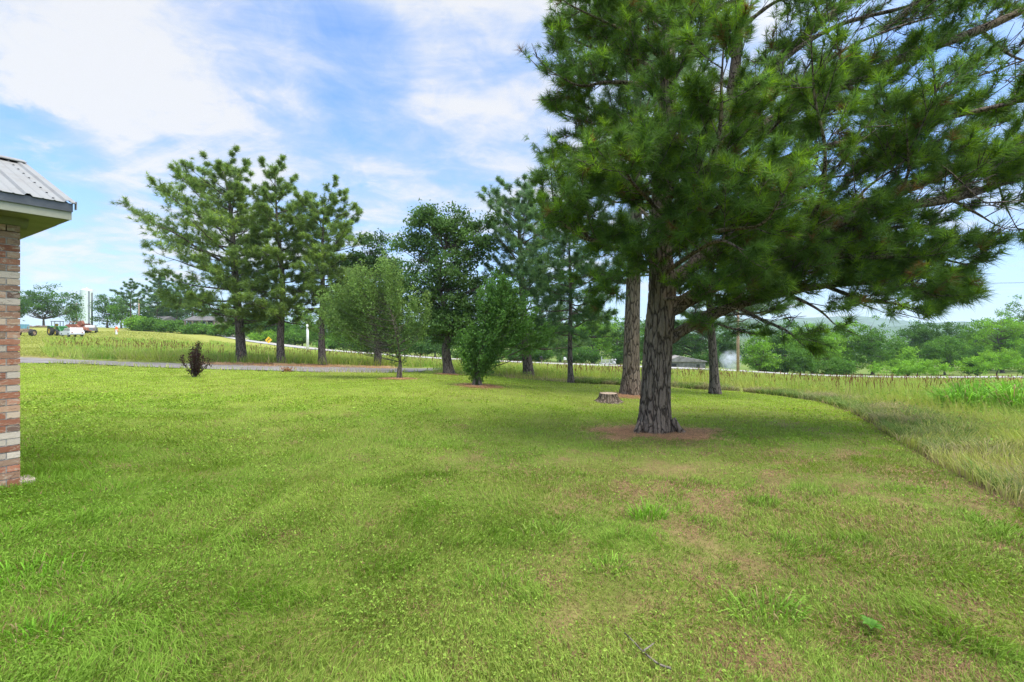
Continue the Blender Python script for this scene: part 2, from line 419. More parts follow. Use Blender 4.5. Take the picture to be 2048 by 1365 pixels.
def lawn_col(x, y):
    a = fbm(x*.5, y*.5, 21); lush = sst(-x/np.maximum(y+1,1), -.1, .9)
    c = mixc((.178,.275,.040), (.235,.300,.056), sst(a, .3, .7)); c = mixc((c), (.105,.205,.022), lush*.55*sst(np.hypot(x,y), 16, 5)) if False else c*(1-lush[:,None]*.0)
    g = np.array((.140,.262,.026)); w = (lush*.6*sst(np.hypot(x,y), 16, 5))[:,None]
    c = c*(1-w)+g*w
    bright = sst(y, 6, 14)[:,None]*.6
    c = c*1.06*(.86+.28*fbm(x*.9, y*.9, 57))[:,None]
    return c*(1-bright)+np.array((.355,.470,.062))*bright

# ground sheet
ang = np.concatenate([np.radians(np.arange(-64, 64.01, .34)), np.radians(np.arange(68, 292, 5.0))])
rad = np.geomspace(.5, 5000, 270)
AA, RR = np.meshgrid(ang, rad)
gx = (np.sin(AA)*RR).ravel(); gy = (np.cos(AA)*RR).ravel()
gz = ter(gx, gy)
inl, ind, inr, bey = ground_regions(gx, gy)
ed = edge_dist(gx, gy)
gz = gz + np.where(inl, (fbm(gx*1.6, gy*1.6, 3)-.5)*.05*sst(np.hypot(gx,gy), 40, 15), 0)
gz = gz + np.where(~inl & ~ind & ~inr, sst(ed, 0, 1.2)*.10*sst(np.hypot(gx,gy), 90, 30)+(fbm(gx*.5, gy*.5, 8)-.5)*.12*sst(np.hypot(gx,gy), 90, 30)*sst(ed,0,1.5), 0)
rdg = np.full(len(gx), 1e9)
for p_ in rc: rdg = np.minimum(rdg, np.hypot(gx-p_[0], gy-p_[1]))
gz = gz + .36*sst(rdg, 9.5, 4.4)
gz = gz - np.where(inr | (ind), .06, 0)
dry = dry_amt(gx, gy)
cl = mixc(lawn_col(gx, gy)*.5, (.20,.125,.07), dry)
cf = mixc((.15,.19,.04), (.20,.18,.07), sst(fbm(gx*.3, gy*.3, 17), .42, .66))
cf = mixc(cf, (.23,.25,.06), sst(np.hypot(gx,gy), 40, 75)*sst(-gx, 10, 30))
cc = np.where(inl[:,None], cl, cf)
edge_soil = np.where(~inl, sst(ed, .28, .05), sst(ed, .12, .0)*.6)*sst(gx, -2, 1)*(~ind)
cc = mixc(cc, (.075,.05,.03), edge_soil*.95)
cc = mixc(cc, (.38,.235,.13), straw_amt(gx, gy)*.9)
cc = np.where((bey & ~inr)[:,None], mixc((.10,.17,.035), (.16,.19,.05), fbm(gx*.15, gy*.15, 3)), cc)
far = sst(np.hypot(gx, gy), 150, 260)
cc = mixc(cc, (.06,.10,.03), far)
na, nr = len(ang), len(rad)
i = np.arange(nr-1)[:,None]*na; j = np.arange(na)[None]; j2 = (j+1) % na
GQ = np.stack([i+j, i+na+j, i+na+j2, i+j2], -1).reshape(-1,4)[:, ::-1]
cen = len(gx)
GV = np.vstack([np.stack([gx,gy,gz],1), [[0,0,terz(0,0)]]]); cc = np.vstack([cc, [[.12,.17,.03]]])
GT = np.stack([np.arange(na), (np.arange(na)+1)%na, np.full(na, cen)], 1)[:, ::-1]
m, t, b, o = newmat('ground')
a = t.nodes.new('ShaderNodeVertexColor'); a.layer_name = 'Col'
tcn = t.nodes.new('ShaderNodeTexCoord')
n1 = t.nodes.new('ShaderNodeTexNoise'); n1.inputs['Scale'].default_value = 14; n1.inputs['Detail'].default_value = 8; n1.inputs['Roughness'].default_value = .75
n2 = t.nodes.new('ShaderNodeTexNoise'); n2.inputs['Scale'].default_value = 1.3; n2.inputs['Detail'].default_value = 7; n2.inputs['Roughness'].default_value = .7
lk(t, tcn.outputs['Object'], n1.inputs['Vector']); lk(t, tcn.outputs['Object'], n2.inputs['Vector'])
mm = t.nodes.new('ShaderNodeMix'); mm.data_type = 'RGBA'; mm.blend_type = 'MULTIPLY'; mm.inputs['Factor'].default_value = 1
rmp = t.nodes.new('ShaderNodeMix'); rmp.data_type = 'RGBA'
lk(t, mapr(t, math_n(t, 'ADD', math_n(t, 'MULTIPLY', n1.outputs['Fac'], .6), math_n(t, 'MULTIPLY', n2.outputs['Fac'], .4)), .3, .7), rmp.inputs['Factor'])
rmp.inputs['A'].default_value = (.62,.58,.55,1); rmp.inputs['B'].default_value = (1.35,1.32,1.3,1)
lk(t, a.outputs['Color'], mm.inputs['A']); lk(t, rmp.outputs['Result'], mm.inputs['B']); lk(t, mm.outputs['Result'], b.inputs['Base Color'])
b.inputs['Roughness'].default_value = .95; b.inputs['Specular IOR Level'].default_value = .1
bp = t.nodes.new('ShaderNodeBump'); bp.inputs['Strength'].default_value = .6; bp.inputs['Distance'].default_value = .03
lk(t, n1.outputs['Fac'], bp.inputs['Height']); lk(t, bp.outputs[0], b.inputs['Normal'])
M['ground'] = m
tag(mk('ground', GV, [GQ, GT], M['ground'], col=cc, smooth=True), 'gently sloping grassy ground of the yard and the field beyond', 'ground', kind='structure')

# driveway (gravel) and highway
def strip(name, A, B, mat, dz, m=140, k=6, label='', cat='', crown=0):
    A = spline(np.array(A), m); B = spline(np.array(B), m)
    s = np.linspace(0, 1, k); X = A[:,None]*(1-s)[None,:,None]+B[:,None]*s[None,:,None]
    x = X[...,0].ravel(); y = X[...,1].ravel()
    z = ter(x, y)+dz+np.tile(crown*(1-(2*s-1)**2), m)
    i = np.arange(m-1)[:,None]*k; j = np.arange(k-1)[None]
    Q = np.stack([i+j, i+j+1, i+k+j+1, i+k+j], -1).reshape(-1,4)
    o = mk(name, np.stack([x,y,z],1), [Q], mat, smooth=True)
    return tag(o, label, cat, kind='structure')
m, t, b, o = newmat('gravel'); tcn = t.nodes.new('ShaderNodeTexCoord')
n1 = t.nodes.new('ShaderNodeTexNoise'); n1.inputs['Scale'].default_value = .8; n1.inputs['Detail'].default_value = 9; n1.inputs['Roughness'].default_value = .75
lk(t, tcn.outputs['Object'], n1.inputs['Vector'])
vo = t.nodes.new('ShaderNodeTexVoronoi'); vo.inputs['Scale'].default_value = 14; lk(t, tcn.outputs['Object'], vo.inputs['Vector'])
r1 = t.nodes.new('ShaderNodeValToRGB'); e = r1.color_ramp.elements
e[0].position = .33; e[0].color = (.12,.095,.078,1); e[1].position = .68; e[1].color = (.23,.215,.20,1)
x2 = r1.color_ramp.elements.new(.5); x2.color = (.16,.148,.138,1)
lk(t, math_n(t, 'ADD', math_n(t, 'MULTIPLY', n1.outputs['Fac'], .8), math_n(t, 'MULTIPLY', vo.outputs['Color'], .2)), r1.inputs[0])
lk(t, r1.outputs[0], b.inputs['Base Color']); b.inputs['Roughness'].default_value = .95
M['gravel'] = m
strip('driveway', dn, df, M['gravel'], .012, label='grey gravel driveway crossing behind the mown lawn', cat='driveway')
m, t, b, o = newmat('road_surface'); tcn = t.nodes.new('ShaderNodeTexCoord')
n1 = t.nodes.new('ShaderNodeTexNoise'); n1.inputs['Scale'].default_value = .6; n1.inputs['Detail'].default_value = 8
lk(t, tcn.outputs['Object'], n1.inputs['Vector'])
r1 = t.nodes.new('ShaderNodeValToRGB'); e = r1.color_ramp.elements
e[0].position = .3; e[0].color = (.25,.245,.235,1); e[1].position = .7; e[1].color = (.34,.335,.32,1)
lk(t, n1.outputs['Fac'], r1.inputs[0]); lk(t, r1.outputs[0], b.inputs['Base Color']); b.inputs['Roughness'].default_value = .8
M['road'] = m
strip('highway', rc[::4]+rn[::4]*3.7, rc[::4]-rn[::4]*3.7, M['road'], .40, label='pale concrete highway running across behind the field', cat='road', crown=.08)
M['white_line'] = plain('road_paint_white', (.55,.55,.53), .7, var=.05)
M['yellow_line'] = plain('road_paint_yellow', (.72,.5,.08), .7, var=.05)
for off, mm_, nm in ((3.35,'white_line','edge_line'),(-3.35,'white_line','edge_line'),(.12,'yellow_line','centre_line'),(-.12,'yellow_line','centre_line')):
    zc = .08*(1-(off/3.7)**2)
    strip(nm, rc[::4]+rn[::4]*(off+.06), rc[::4]+rn[::4]*(off-.06), M[mm_], .406+zc, k=2,
          label=('white painted edge line' if 'edge' in nm else 'yellow painted centre line')+' on the pale highway', cat='road marking')

# far hills
M['hill'] = plain('forest_hill', (.045,.085,.03), .95, var=.3, scale=.03, spec=.05)
def hill(name, prof, d, depth, label, seed):
    us = np.linspace(prof[0][0], prof[-1][0], 140); vs = np.interp(us, [p[0] for p in prof], [p[1] for p in prof])
    vs = vs+(fbm(us*.02, us*0+seed, seed)-.5)*3+(vn(us*.25, us*0, seed+3)-.5)*.9
    rows = []
    for k, (dd, f) in enumerate(((-depth,0),(-depth*.6,.45),(-depth*.3,.78),(0,1),(depth*.4,.8),(depth,0))):
        x = (us-U0)/F*(d+dd); y = np.full(len(us), d+dd)
        zr = HC+(VH-vs)/F*d; z = -14+(zr+14)*f
        rows.append(np.stack([x,y,z],1))
    V = np.concatenate(rows); n = len(us)
    i = np.arange(len(rows)-1)[:,None]*n; j = np.arange(n-1)[None]
    Q = np.stack([i+j, i+j+1, i+n+j+1, i+n+j], -1).reshape(-1,4)
    return tag(mk(name, V, [Q], M['hill'], smooth=True), label, 'hill', kind='structure')
hill('hill', [(500,664),(900,655),(1200,645),(1460,636),(1600,645),(1700,650),(1770,655),(1850,648),(1930,643),(2048,647),(2400,660),(2700,668)], 1500, 350, 'wooded hill ridge fading to blue beyond the trees on the right', 2)
hill('hill', [(1100,668),(1450,645),(1620,635),(1700,632),(1750,634),(1820,643),(1880,650),(1930,647),(2048,652),(2300,667)], 2500, 450, 'palest farthest hill ridge peeping over the nearer wooded hill', 5)

# ---------------------------------------------------------------- foliage generators
def unit(a): return a/np.maximum(np.linalg.norm(a, axis=-1, keepdims=True), 1e-9)
def needle_mesh(name, pos, dirs, K, L, w, shoot, cols, parent, droop=.06, spread=(22,85), mat='needle'):
    """pos,dirs (n,3): a tuft of K thin needles round every shoot"""
    n = len(pos); pos = np.asarray(pos); dirs = unit(np.asarray(dirs))
    p = np.repeat(pos, K, 0); d = np.repeat(dirs, K, 0); m_ = n*K
    r = unit(rng.normal(size=(m_,3))); pr = unit(r-d*(r*d).sum(1,keepdims=True))
    th = np.radians(rng.uniform(spread[0], spread[1], m_))[:,None]
    nd = unit(d*np.cos(th)+pr*np.sin(th))
    Ls = (L*rng.uniform(.75,1.1,m_))[:,None]*np.repeat(rng.uniform(.8,1.15,n),K)[:,None]
    base = p+d*(rng.uniform(-shoot,shoot,m_))[:,None]
    tip = base+nd*Ls; tip[:,2] -= droop*rng.uniform(.3,1.4,m_)*Ls[:,0]/L
    mid = base+nd*Ls*.5
    sd = unit(np.cross(nd, rng.normal(size=(m_,3))))*w
    V = np.stack([base-sd*.7, base+sd*.7, tip], 1).reshape(-1,3)
    T = np.arange(m_*3).reshape(-1,3)
    c = np.repeat(cols, K, 0)*rng.uniform(.75,1.25,(m_,1))
    c = np.repeat(c, 3, 0)
    return mk(name, V, [T], M[mat], parent, col=c)
def leaf_mesh(name, cen, size, cols, parent, up=.5, mat='leaf', asp=.55):
    n = len(cen); cen = np.asarray(cen)
    nrm = unit(rng.normal(size=(n,3))+np.array([0,0,up]))
    ax = unit(np.cross(nrm, rng.normal(size=(n,3)))); bx = np.cross(nrm, ax)
    s = (size*rng.uniform(.55,1.35,n))[:,None]
    fold = nrm*s*.18
    V = np.stack([cen-ax*s*.55, cen+bx*s*asp*.5+fold, cen+ax*s*.6-fold*.6, cen-bx*s*asp*.5+fold], 1).reshape(-1,3)
    Q = np.arange(n*4).reshape(-1,4)
    T = np.concatenate([Q[:,[0,1,2]], Q[:,[0,2,3]]])
    c = np.repeat(cols*rng.uniform(.75,1.25,(n,1)), 4, 0)
    return mk(name, V, [T], M[mat], parent, col=c)

def limb_path(p0, az, L, e0, curve, m=9, wob=.04):
    s = np.linspace(0, 1, m); h = np.array([math.sin(az), math.cos(az), 0])
    pts = p0+h*(L*s)[:,None]; pts[:,2] += L*(math.tan(e0)*s+curve*s*s)
    pts[1:] += rng.normal(size=(m-1,3))*wob*L*.35*s[1:,None]
    return pts
def branchlets(path, r0, tub, pos, dirs, s0=.3, spacing=.5, blen=1.0, tips=5, up=.35, flat=.5, sides=4, sub=3, stips=2):
    """side shoots along a limb, forked again, with tuft positions on their outer parts"""
    seg = np.linalg.norm(np.diff(path, axis=0), axis=1); Ltot = seg.sum(); cs = np.concatenate([[0], np.cumsum(seg)])/Ltot
    k = max(2, int(Ltot*(1-s0)/spacing)); side = 1
    for q in range(k+1):
        s = s0+(1-s0)*q/k*.99+rng.uniform(-.02,.02); s = min(max(s, .02), .995)
        p = np.array([np.interp(s, cs, path[:,a]) for a in range(3)])
        i = min(np.searchsorted(cs, s), len(path)-1); T = unit(path[i]-path[max(i-1,0)])
        sd = unit(np.cross(T, [0,0,1.])+1e-6)*side; side = -side
        ang_ = rng.uniform(.5,1.15)
        d = unit(T*math.cos(ang_)+sd*math.sin(ang_)+np.array([0,0,rng.normal(up*.6,flat)]))
        if q == k: d = unit(T+np.array([0,0,up*.6]))
        l = blen*rng.uniform(.5,1.2)*(1-.4*s)*(1 if q < k else .7)
        mid = p+d*l*.5; end = p+d*l+np.array([0,0,up*l*.35])
        if tub is not None: tub.add(spline(np.array([p, mid, end]), 4), np.linspace(max(.010, r0*.26*(1-.6*s)), .005, 4), sides)
        for f in np.linspace(.35, 1.0, tips):
            c = p+(end-p)*f+rng.normal(size=3)*l*.05
            pos.append(c); dirs.append(unit(d+np.array([0,0,.55])+rng.normal(size=3)*.4))
        for z_ in range(sub):
            f = rng.uniform(.25,.9); b = p+(end-p)*f; d2 = unit(d+unit(np.cross(d,[0,0,1.])+1e-6)*rng.choice([-1,1])*rng.uniform(.5,1.3)+np.array([0,0,rng.normal(.2,.4)]))
            l2 = l*rng.uniform(.3,.6); e2 = b+d2*l2+np.array([0,0,.15*l2])
            if tub is not None and sides > 4: tub.add(np.array([b, (b+e2)/2, e2]), [.008,.006,.004], 4)
            for f2 in np.linspace(.45, 1.0, stips):
                pos.append(b+(e2-b)*f2+rng.normal(size=3)*l2*.06); dirs.append(unit(d2+np.array([0,0,.6])+rng.normal(size=3)*.4))

def pine(name, u, d, vtop, label, group, r0, prof, cb, nl=40, lean=0, bend=.12, seed=1, K=14, L=.26, w=.010, tips=6, spacing=.55,
         col=(.055,.105,.035), bark='bark_thin', e=(0.0,.75), curve=.18, dens=1.0, twist=0):
    """prof: [(v, left_px, right_px)] crown half-widths; cb: v where the live crown begins"""
    global rng
    rng = np.random.default_rng(seed); k = d/F
    base = G(u, d); R = root(name, base, label, 'tree', group)
    vb = VH-(base.z-HC)/k; H = (vb-vtop)*k
    zs = np.linspace(0, 1, 26); ph = rng.uniform(0,6.28,4)
    off = bend*np.stack([np.sin(zs*4+ph[0])-np.sin(ph[0])+.4*(np.sin(zs*9+ph[1])-np.sin(ph[1])), np.sin(zs*3.5+ph[2])-np.sin(ph[2])], 1)
    tr = np.stack([off[:,0]+lean*k*zs, off[:,1], zs*H], 1)
    rr = r0*((1-zs)**.8*.94+.06)*(1+.45*np.exp(-zs*H/.35)); rr[-1] = .015
    tb = Tubes(); z2 = np.linspace(0, 1, 60)
    tb.add(np.stack([np.interp(z2, zs, tr[:,a]) for a in range(3)], 1), np.interp(z2, zs, rr), 14)
    pv = np.array([p[0] for p in prof], float); pl = np.array([p[1] for p in prof])*k; pr = np.array([p[2] for p in prof])*k
    o_ = np.argsort(pv); pv, pl, pr = pv[o_], pl[o_], pr[o_]
    pos, dirs = [], []
    t0 = (vb-cb)*k/H
    az = rng.uniform(0,6.28)
    for q in range(nl):
        t = t0+(1-t0)*(q/(nl-1))**1.12*.985; az += 2.399+rng.normal()*.25
        p0 = np.array([np.interp(t, zs, tr[:,a]) for a in range(3)])
        f = (t-t0)/(1-t0); el = e[0]+(e[1]-e[0])*f+rng.normal()*.1
        v_here = vb-t*H/k
        for it in range(2):
            lf = np.interp(v_here, pv, pl); rg = np.interp(v_here, pv, pr)
            sx = math.sin(az); Lh = (rg if sx > 0 else lf)*abs(sx)+.5*(lf+rg)*(1-abs(sx))
            v_here = vb-(t*H+Lh*math.tan(max(el,0))*.8)/k
        Lh *= rng.uniform(.74,1.08)
        if Lh < .25: Lh = .25
        path = limb_path(p0, az, Lh, el, curve*rng.uniform(.3,1.4))
        r_ = max(.02, min(np.interp(t, zs, rr)*.5, .016+.016*Lh))
        tb.add(path, np.linspace(r_, .008, len(path)), 6)
        branchlets(path, r_, tb, pos, dirs, s0=.16 if f > .3 else .22, spacing=spacing*.70/dens, blen=max(.6, Lh*.46), tips=tips-1, sub=4, stips=2)
    pos.append(tr[-1]); dirs.append(np.array([0,0,1.]))
    pos = np.array(pos); dirs = np.array(dirs)
    tb.build('trunk', M[bark], R)
    n = len(pos); c = np.array(col)*2.2*rng.uniform(.65,1.3,(n,1)); br = rng.random(n) < .22
    c[br] = c[br]*np.array([1.45,1.35,.95])
    needle_mesh('crown', pos, dirs, int(K*1.7), L*1.12, w*2.1, .11, c, R)
    return R

def leafy(name, u, d, lobes, label, group, r0, n_leaf=12000, leaf=.13, cl=.42, n_cl=160, col=(.055,.10,.028), stems=1, bark='bark_grey', seed=1,
          cat='tree', trunk_top=None, up=.5, var=.25, spread=.6, yel=0.0, depthf=.8, base_u=None, twigs=True, upright=0.0, stem_name='trunk', crown_name='crown', lean=0):
    """lobes: [(u, v, ru, rv)] crown masses as seen in the photo, given real depth round the stem"""
    global rng
    rng = np.random.default_rng(seed); k = d/F
    base = G(u, d); R = root(name, base, label, cat, group)
    vb = VH-(base.z-HC)/k
    C_, Lb = [], []
    wts = np.array([l[2]*l[3] for l in lobes], float); wts /= wts.sum()
    for li in rng.choice(len(lobes), n_cl, p=wts):
        lu, lv, ru, rv = lobes[li]
        dr = unit(rng.normal(size=3)); rad_ = rng.random()**.42
        C_.append(((lu-u)*k+dr[0]*rad_*ru*k, dr[1]*rad_*(ru*.5+rv*.5)*k*depthf, (vb-lv)*k+dr[2]*rad_*rv*k))
    C_ = np.array(C_); C_[:,2] = np.maximum(C_[:,2], .12)
    H = C_[:,2].max(); zb = C_[:,2].min(); cx = np.average(C_[:,0])
    tb = Tubes(); forks = []
    tt = trunk_top if trunk_top else max(zb*.9, H*.25)
    for s_ in range(stems):
        a_ = 6.28*s_/max(stems,1)+rng.uniform(0,1); sp = spread*(.25 if stems > 1 else 0)
        p0 = np.array([math.cos(a_)*r0*(1.0 if stems > 1 else 0), math.sin(a_)*r0*(1.0 if stems > 1 else 0), -.05])
        p1 = np.array([lean*k+math.cos(a_)*sp*tt*.5, math.sin(a_)*sp*tt*.5, tt])
        p2 = np.array([cx*.8+math.cos(a_)*sp*H*.45, math.sin(a_)*sp*H*.4, H*.86])
        path = spline(np.array([p0, p0*.5+p1*.5+rng.normal(size=3)*.04*tt, p1, p1*.5+p2*.5+rng.normal(size=3)*.05*H, p2]), 24)
        zz_ = np.linspace(0,1,24); rs = r0*(1 if stems == 1 else .55)*((1-zz_)**.9*.95+.05)*(1+.4*np.exp(-zz_*H/.3))
        tb.add(path, rs, 12); forks.append((path, rs))
    if twigs:
        for c in C_:
            path, rs = forks[rng.integers(len(forks))]
            dz = np.linalg.norm((c-path)[:,:2], axis=1)
            zt = c[2]-max(.25*H*.5, np.linalg.norm(c[:2]-path[-1][:2])*.55)
            i0 = int(np.clip(np.searchsorted(path[:,2], max(zt, tt*.8)), 2, 21))
            p = path[i0]; midp = p*.5+c*.5+np.array([0,0,-.06*np.linalg.norm(c-p)])+rng.normal(size=3)*.05
            r_ = min(rs[i0]*.55, .012+.018*np.linalg.norm(c-p))
            tb.add(spline(np.array([p, midp, c]), 6), np.linspace(r_, .006, 6), 5)
    tb.build(stem_name, M[bark], R)
    per = np.maximum(1, rng.poisson(n_leaf/n_cl, n_cl)); idx = np.repeat(np.arange(n_cl), per); n = len(idx)
    g = rng.normal(size=(n,3)); g[:,2] *= .62
    if upright > 0:
        t_ = rng.uniform(-.5,1,n); dirc = unit(C_-np.array([lean*k,0,tt*.3])+np.array([0,0,H*upright]))
        pos = C_[idx]+dirc[idx]*(t_*cl*2.6)[:,None]+g*cl*.28
    else: pos = C_[idx]+g*cl*.62
    cc_ = np.array(col)*1.85*rng.uniform(1-var,1+var,(n_cl,1)); cc_ = cc_*(1+yel*rng.random((n_cl,1))*np.array([.5,.25,-.1]))
    leaf_mesh(crown_name, pos, leaf, cc_[idx], R, up)
    return R

# ================================================================ LARGE STRUCTURE: brick building on the left
M['mortar'] = plain('mortar', (.32,.30,.27), .95, var=.1, scale=30)
m, t, b, o = newmat('brick')
a = t.nodes.new('ShaderNodeVertexColor'); a.layer_name = 'Col'
tcn = t.nodes.new('ShaderNodeTexCoord'); mp = t.nodes.new('ShaderNodeMapping'); mp.inputs['Scale'].default_value = (1,1,2.2); mp.inputs['Rotation'].default_value = (.2,.1,0)
lk(t, tcn.outputs['Object'], mp.inputs[0])
n1 = t.nodes.new('ShaderNodeTexNoise'); n1.inputs['Scale'].default_value = 13; n1.inputs['Detail'].default_value = 8; n1.inputs['Roughness'].default_value = .68; n1.inputs['Distortion'].default_value = 1.2
n2 = t.nodes.new('ShaderNodeTexNoise'); n2.inputs['Scale'].default_value = 60; n2.inputs['Detail'].default_value = 5
lk(t, mp.outputs[0], n1.inputs['Vector']); lk(t, tcn.outputs['Object'], n2.inputs['Vector'])
mm = t.nodes.new('ShaderNodeMix'); mm.data_type = 'RGBA'; lk(t, mapr(t, n1.outputs['Fac'], .5, .64, 0, .75), mm.inputs['Factor'])
lk(t, a.outputs['Color'], mm.inputs['A']); mm.inputs['B'].default_value = (.44,.36,.27,1)
m3 = t.nodes.new('ShaderNodeMix'); m3.data_type = 'RGBA'; lk(t, mapr(t, n1.outputs['Fac'], .42, .34, 0, .6), m3.inputs['Factor'])
lk(t, mm.outputs['Result'], m3.inputs['A']); m3.inputs['B'].default_value = (.10,.06,.045,1)
lk(t, m3.outputs['Result'], b.inputs['Base Color']); b.inputs['Roughness'].default_value = .9; b.inputs['Specular IOR Level'].default_value = .2
bp = t.nodes.new('ShaderNodeBump'); bp.inputs['Strength'].default_value = .5; bp.inputs['Distance'].default_value = .004; lk(t, n2.outputs['Fac'], bp.inputs['Height']); lk(t, bp.outputs[0], b.inputs['Normal'])
M['brick'] = m
M['soffit_shaded'] = plain('trim_paint_shaded', (.16,.16,.10), .6, var=.06, scale=4)  # trim paint darkened to olive: eave shade and grass bounce put into the colour
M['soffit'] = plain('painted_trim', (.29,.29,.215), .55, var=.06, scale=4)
M['roof'] = plain('galvanised_roof', (.20,.205,.20), .7, .0, var=.14, scale=3, dirt=(.17,.163,.148), dirt_amt=.4)
M['drip'] = plain('grey_drip_edge', (.085,.09,.095), .4, .3, var=.1)
M['concrete'] = plain('concrete', (.27,.22,.185), .95, var=.25, scale=14)
M['screw'] = plain('screw_dark', (.10,.10,.10), .5, .4)

# local frame: x along the eave (away to the right), y out of the wall, origin at the wall's corner on the ground
HB = root('brick_house', (-5.105, 4.75, 0.0), 'brick building with a grey ribbed metal roof at the left edge of the photo', 'house')
ex = Vector((.53, .848, 0)); ex.normalize(); HB.rotation_euler = (0, 0, math.atan2(ex.y, ex.x))
# +x along e, local y = left of e; the visible wall faces local -y
rng = np.random.default_rng(3)
BW, BH, TH = .194, .0575, .0675
br = Acc(); bc = []
pal = [(.30,.125,.07),(.34,.14,.08),(.27,.11,.065),(.36,.22,.14),(.42,.32,.23),(.25,.14,.09),(.31,.18,.115),(.34,.21,.14),(.16,.10,.075),(.33,.15,.09),(.45,.37,.29),(.47,.40,.32),(.28,.18,.12)]
nc = 40
for ci in range(nc):
    z0 = -.06+ci*TH; x = -.004-(0 if ci % 2 else 0)
    first = True
    for fx, fl in ((0,'f'),(1,'g')):
        x = 0.0
        kk = 0
        while x < (3.4 if fx == 0 else 2.76):
            w = BW if not (kk == 0 and (ci+fx) % 2) else .092
            j = rng.uniform(-.002,.002); c = np.array(pal[rng.integers(len(pal))])*rng.uniform(.8,1.2)
            if fx == 0: br.box((-x-w/2, -.048+.0+j, z0+BH/2), (w, .095, BH+rng.uniform(-.003,.003)))
            elif kk > 0 or True: br.box((-.048+j if kk else -.0485, x+w/2+.105, z0+BH/2), (.095, w, BH))
            bc += [c]*8; x += w+.010; kk += 1
wall = br.build('wall', M['brick'], HB, col=np.array(bc))
mo = Acc(); mo.box((-1.72, 1.38, 1.25), (3.42, 2.74, 2.62)); mo.box((-1.72,-.046,1.25), (3.41,.085,2.62)); mo.box((-.046,1.4,1.25), (.085,2.78,2.62))
mo.build('mortar', M['mortar'], wall)
OV, GO = .46, .30            # eave and gable overhang
zf = 2.88                    # top of the fascia
pitch = math.tan(math.radians(22.8)); half = 1.40+OV
sf = Acc()
sf.box(((GO-3.3)/2, -OV+.012, zf-.128), (3.3+GO, .022, .082))
sf.build('fascia', M['soffit'], HB)
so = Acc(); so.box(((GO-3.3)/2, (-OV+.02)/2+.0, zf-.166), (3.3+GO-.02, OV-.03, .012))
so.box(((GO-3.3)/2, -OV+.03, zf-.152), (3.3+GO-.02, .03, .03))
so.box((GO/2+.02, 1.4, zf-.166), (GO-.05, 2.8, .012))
so.build('soffit', M['soffit_shaded'], HB)
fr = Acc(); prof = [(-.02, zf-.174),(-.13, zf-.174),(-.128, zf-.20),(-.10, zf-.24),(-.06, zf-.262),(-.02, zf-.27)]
fr.prism([(y, z) for y, z in prof], 'x', -3.3, .055); fr.build('frieze', M['soffit_shaded'], HB)
rk = Acc()
rk.prism([(-OV+.0, zf-.172),(-OV+.0, zf-.02),(half-OV, zf+half*pitch-.03),(half-OV+half, zf-.02),(half*2-OV, zf-.2),(half-OV, zf+half*pitch-.2)], 'x', GO-.024, GO)
rk.build('rake_board', M['soffit'], HB)
ga = Acc(); ga.prism([(0, zf-.3),(2.8, zf-.3),(2.8,zf-.22),(1.4, zf+half*pitch-.12),(0, zf-.22)], 'x', -3.3, -.05); ga.build('gable', M['brick'], HB, col=np.tile(np.array((.3,.13,.08)), (10,1)))
de = Acc(); de.box(((GO-3.3)/2, -OV-.008, zf-.045), (3.3+GO+.01, .016, .085)); de.build('drip_edge', M['drip'], HB)
dk_ = Acc(); dk_.prism([(-OV, zf-.04),(-OV, zf+.004),(half-OV, zf+half*pitch-.005),(2*half-OV, zf+.004),(2*half-OV, zf-.04),(half-OV, zf+half*pitch-.05)], 'x', -3.3, GO-.03); dk_.build('roof_deck', M['drip'], HB)
# ribbed sheet roof: profile along x repeated, extruded up the slope
xs, hs = [], []
x = GO+.015; xs.append(x); hs.append(0)
while x > -3.3:
    for dx, h in ((.02,0),(.018,.022),(.026,.022),(.018,0),(.058,0),(.012,.006),(.012,0),(.058,0),(.012,.006),(.012,0),(.04,0)):
        x -= dx; xs.append(x); hs.append(h)
xs = np.array(xs); hs = np.array(hs); V = []; nx = len(xs)
for side in (0, 1):
    for s_ in np.linspace(0, 1, 8):
        y = -OV-.035+s_*(half+.035) if side == 0 else half-OV+s_*(half+.035)
        zr = zf+.012+(s_*(half+.035)-.035)*pitch if side == 0 else zf+.012+((1-s_)*(half+.035)-.035)*pitch
        V.append(np.stack([xs, np.full(nx, y), zr+hs], 1))
V = np.concatenate(V); Q = []
for side in (0,1):
    i = (np.arange(7)[:,None]+side*8)*nx; j = np.arange(nx-1)[None]
    Q.append(np.stack([i+j, i+nx+j, i+nx+j+1, i+j+1], -1).reshape(-1,4))
rf = mk('roof', V, Q, M['roof'], HB)
rf.modifiers.new('thickness', 'SOLIDIFY').thickness = .004
rc_ = Acc(); yr = half-OV; zr = zf+half*pitch+.03
rc_.prism([(yr-.16, zr-.055),(yr-.16,zr-.045),(yr-.02, zr+.012),(yr+.02,zr+.012),(yr+.16,zr-.045),(yr+.16,zr-.055),(yr,zr+.002)], 'x', -3.3, GO+.02)
rc_.build('ridge_cap', M['roof'], rf)
ec = Acc(); ec.prism([(-OV-.045, zf+.016-.045*pitch),(-OV-.045, zf+.024-.045*pitch),(half-OV, zf+.026+half*pitch),(half-OV,zf+.018+half*pitch)], 'x', GO-.02, GO+.03)
ec.box((GO+.026, -OV-.02, zf-.02), (.008, .05, .08)); ec.build('rake_trim', M['roof'], rf)
sc_ = Acc()
for yy in np.arange(-OV+.02, half-OV, .21):
    sc_ = Acc(); sc_.lathe([(.0,.008),(.009,.008),(.009,0)], (GO-.135, yy, zf+.018+(yy+OV)*pitch), 8); sc_.build('screw', M['screw'], rf)
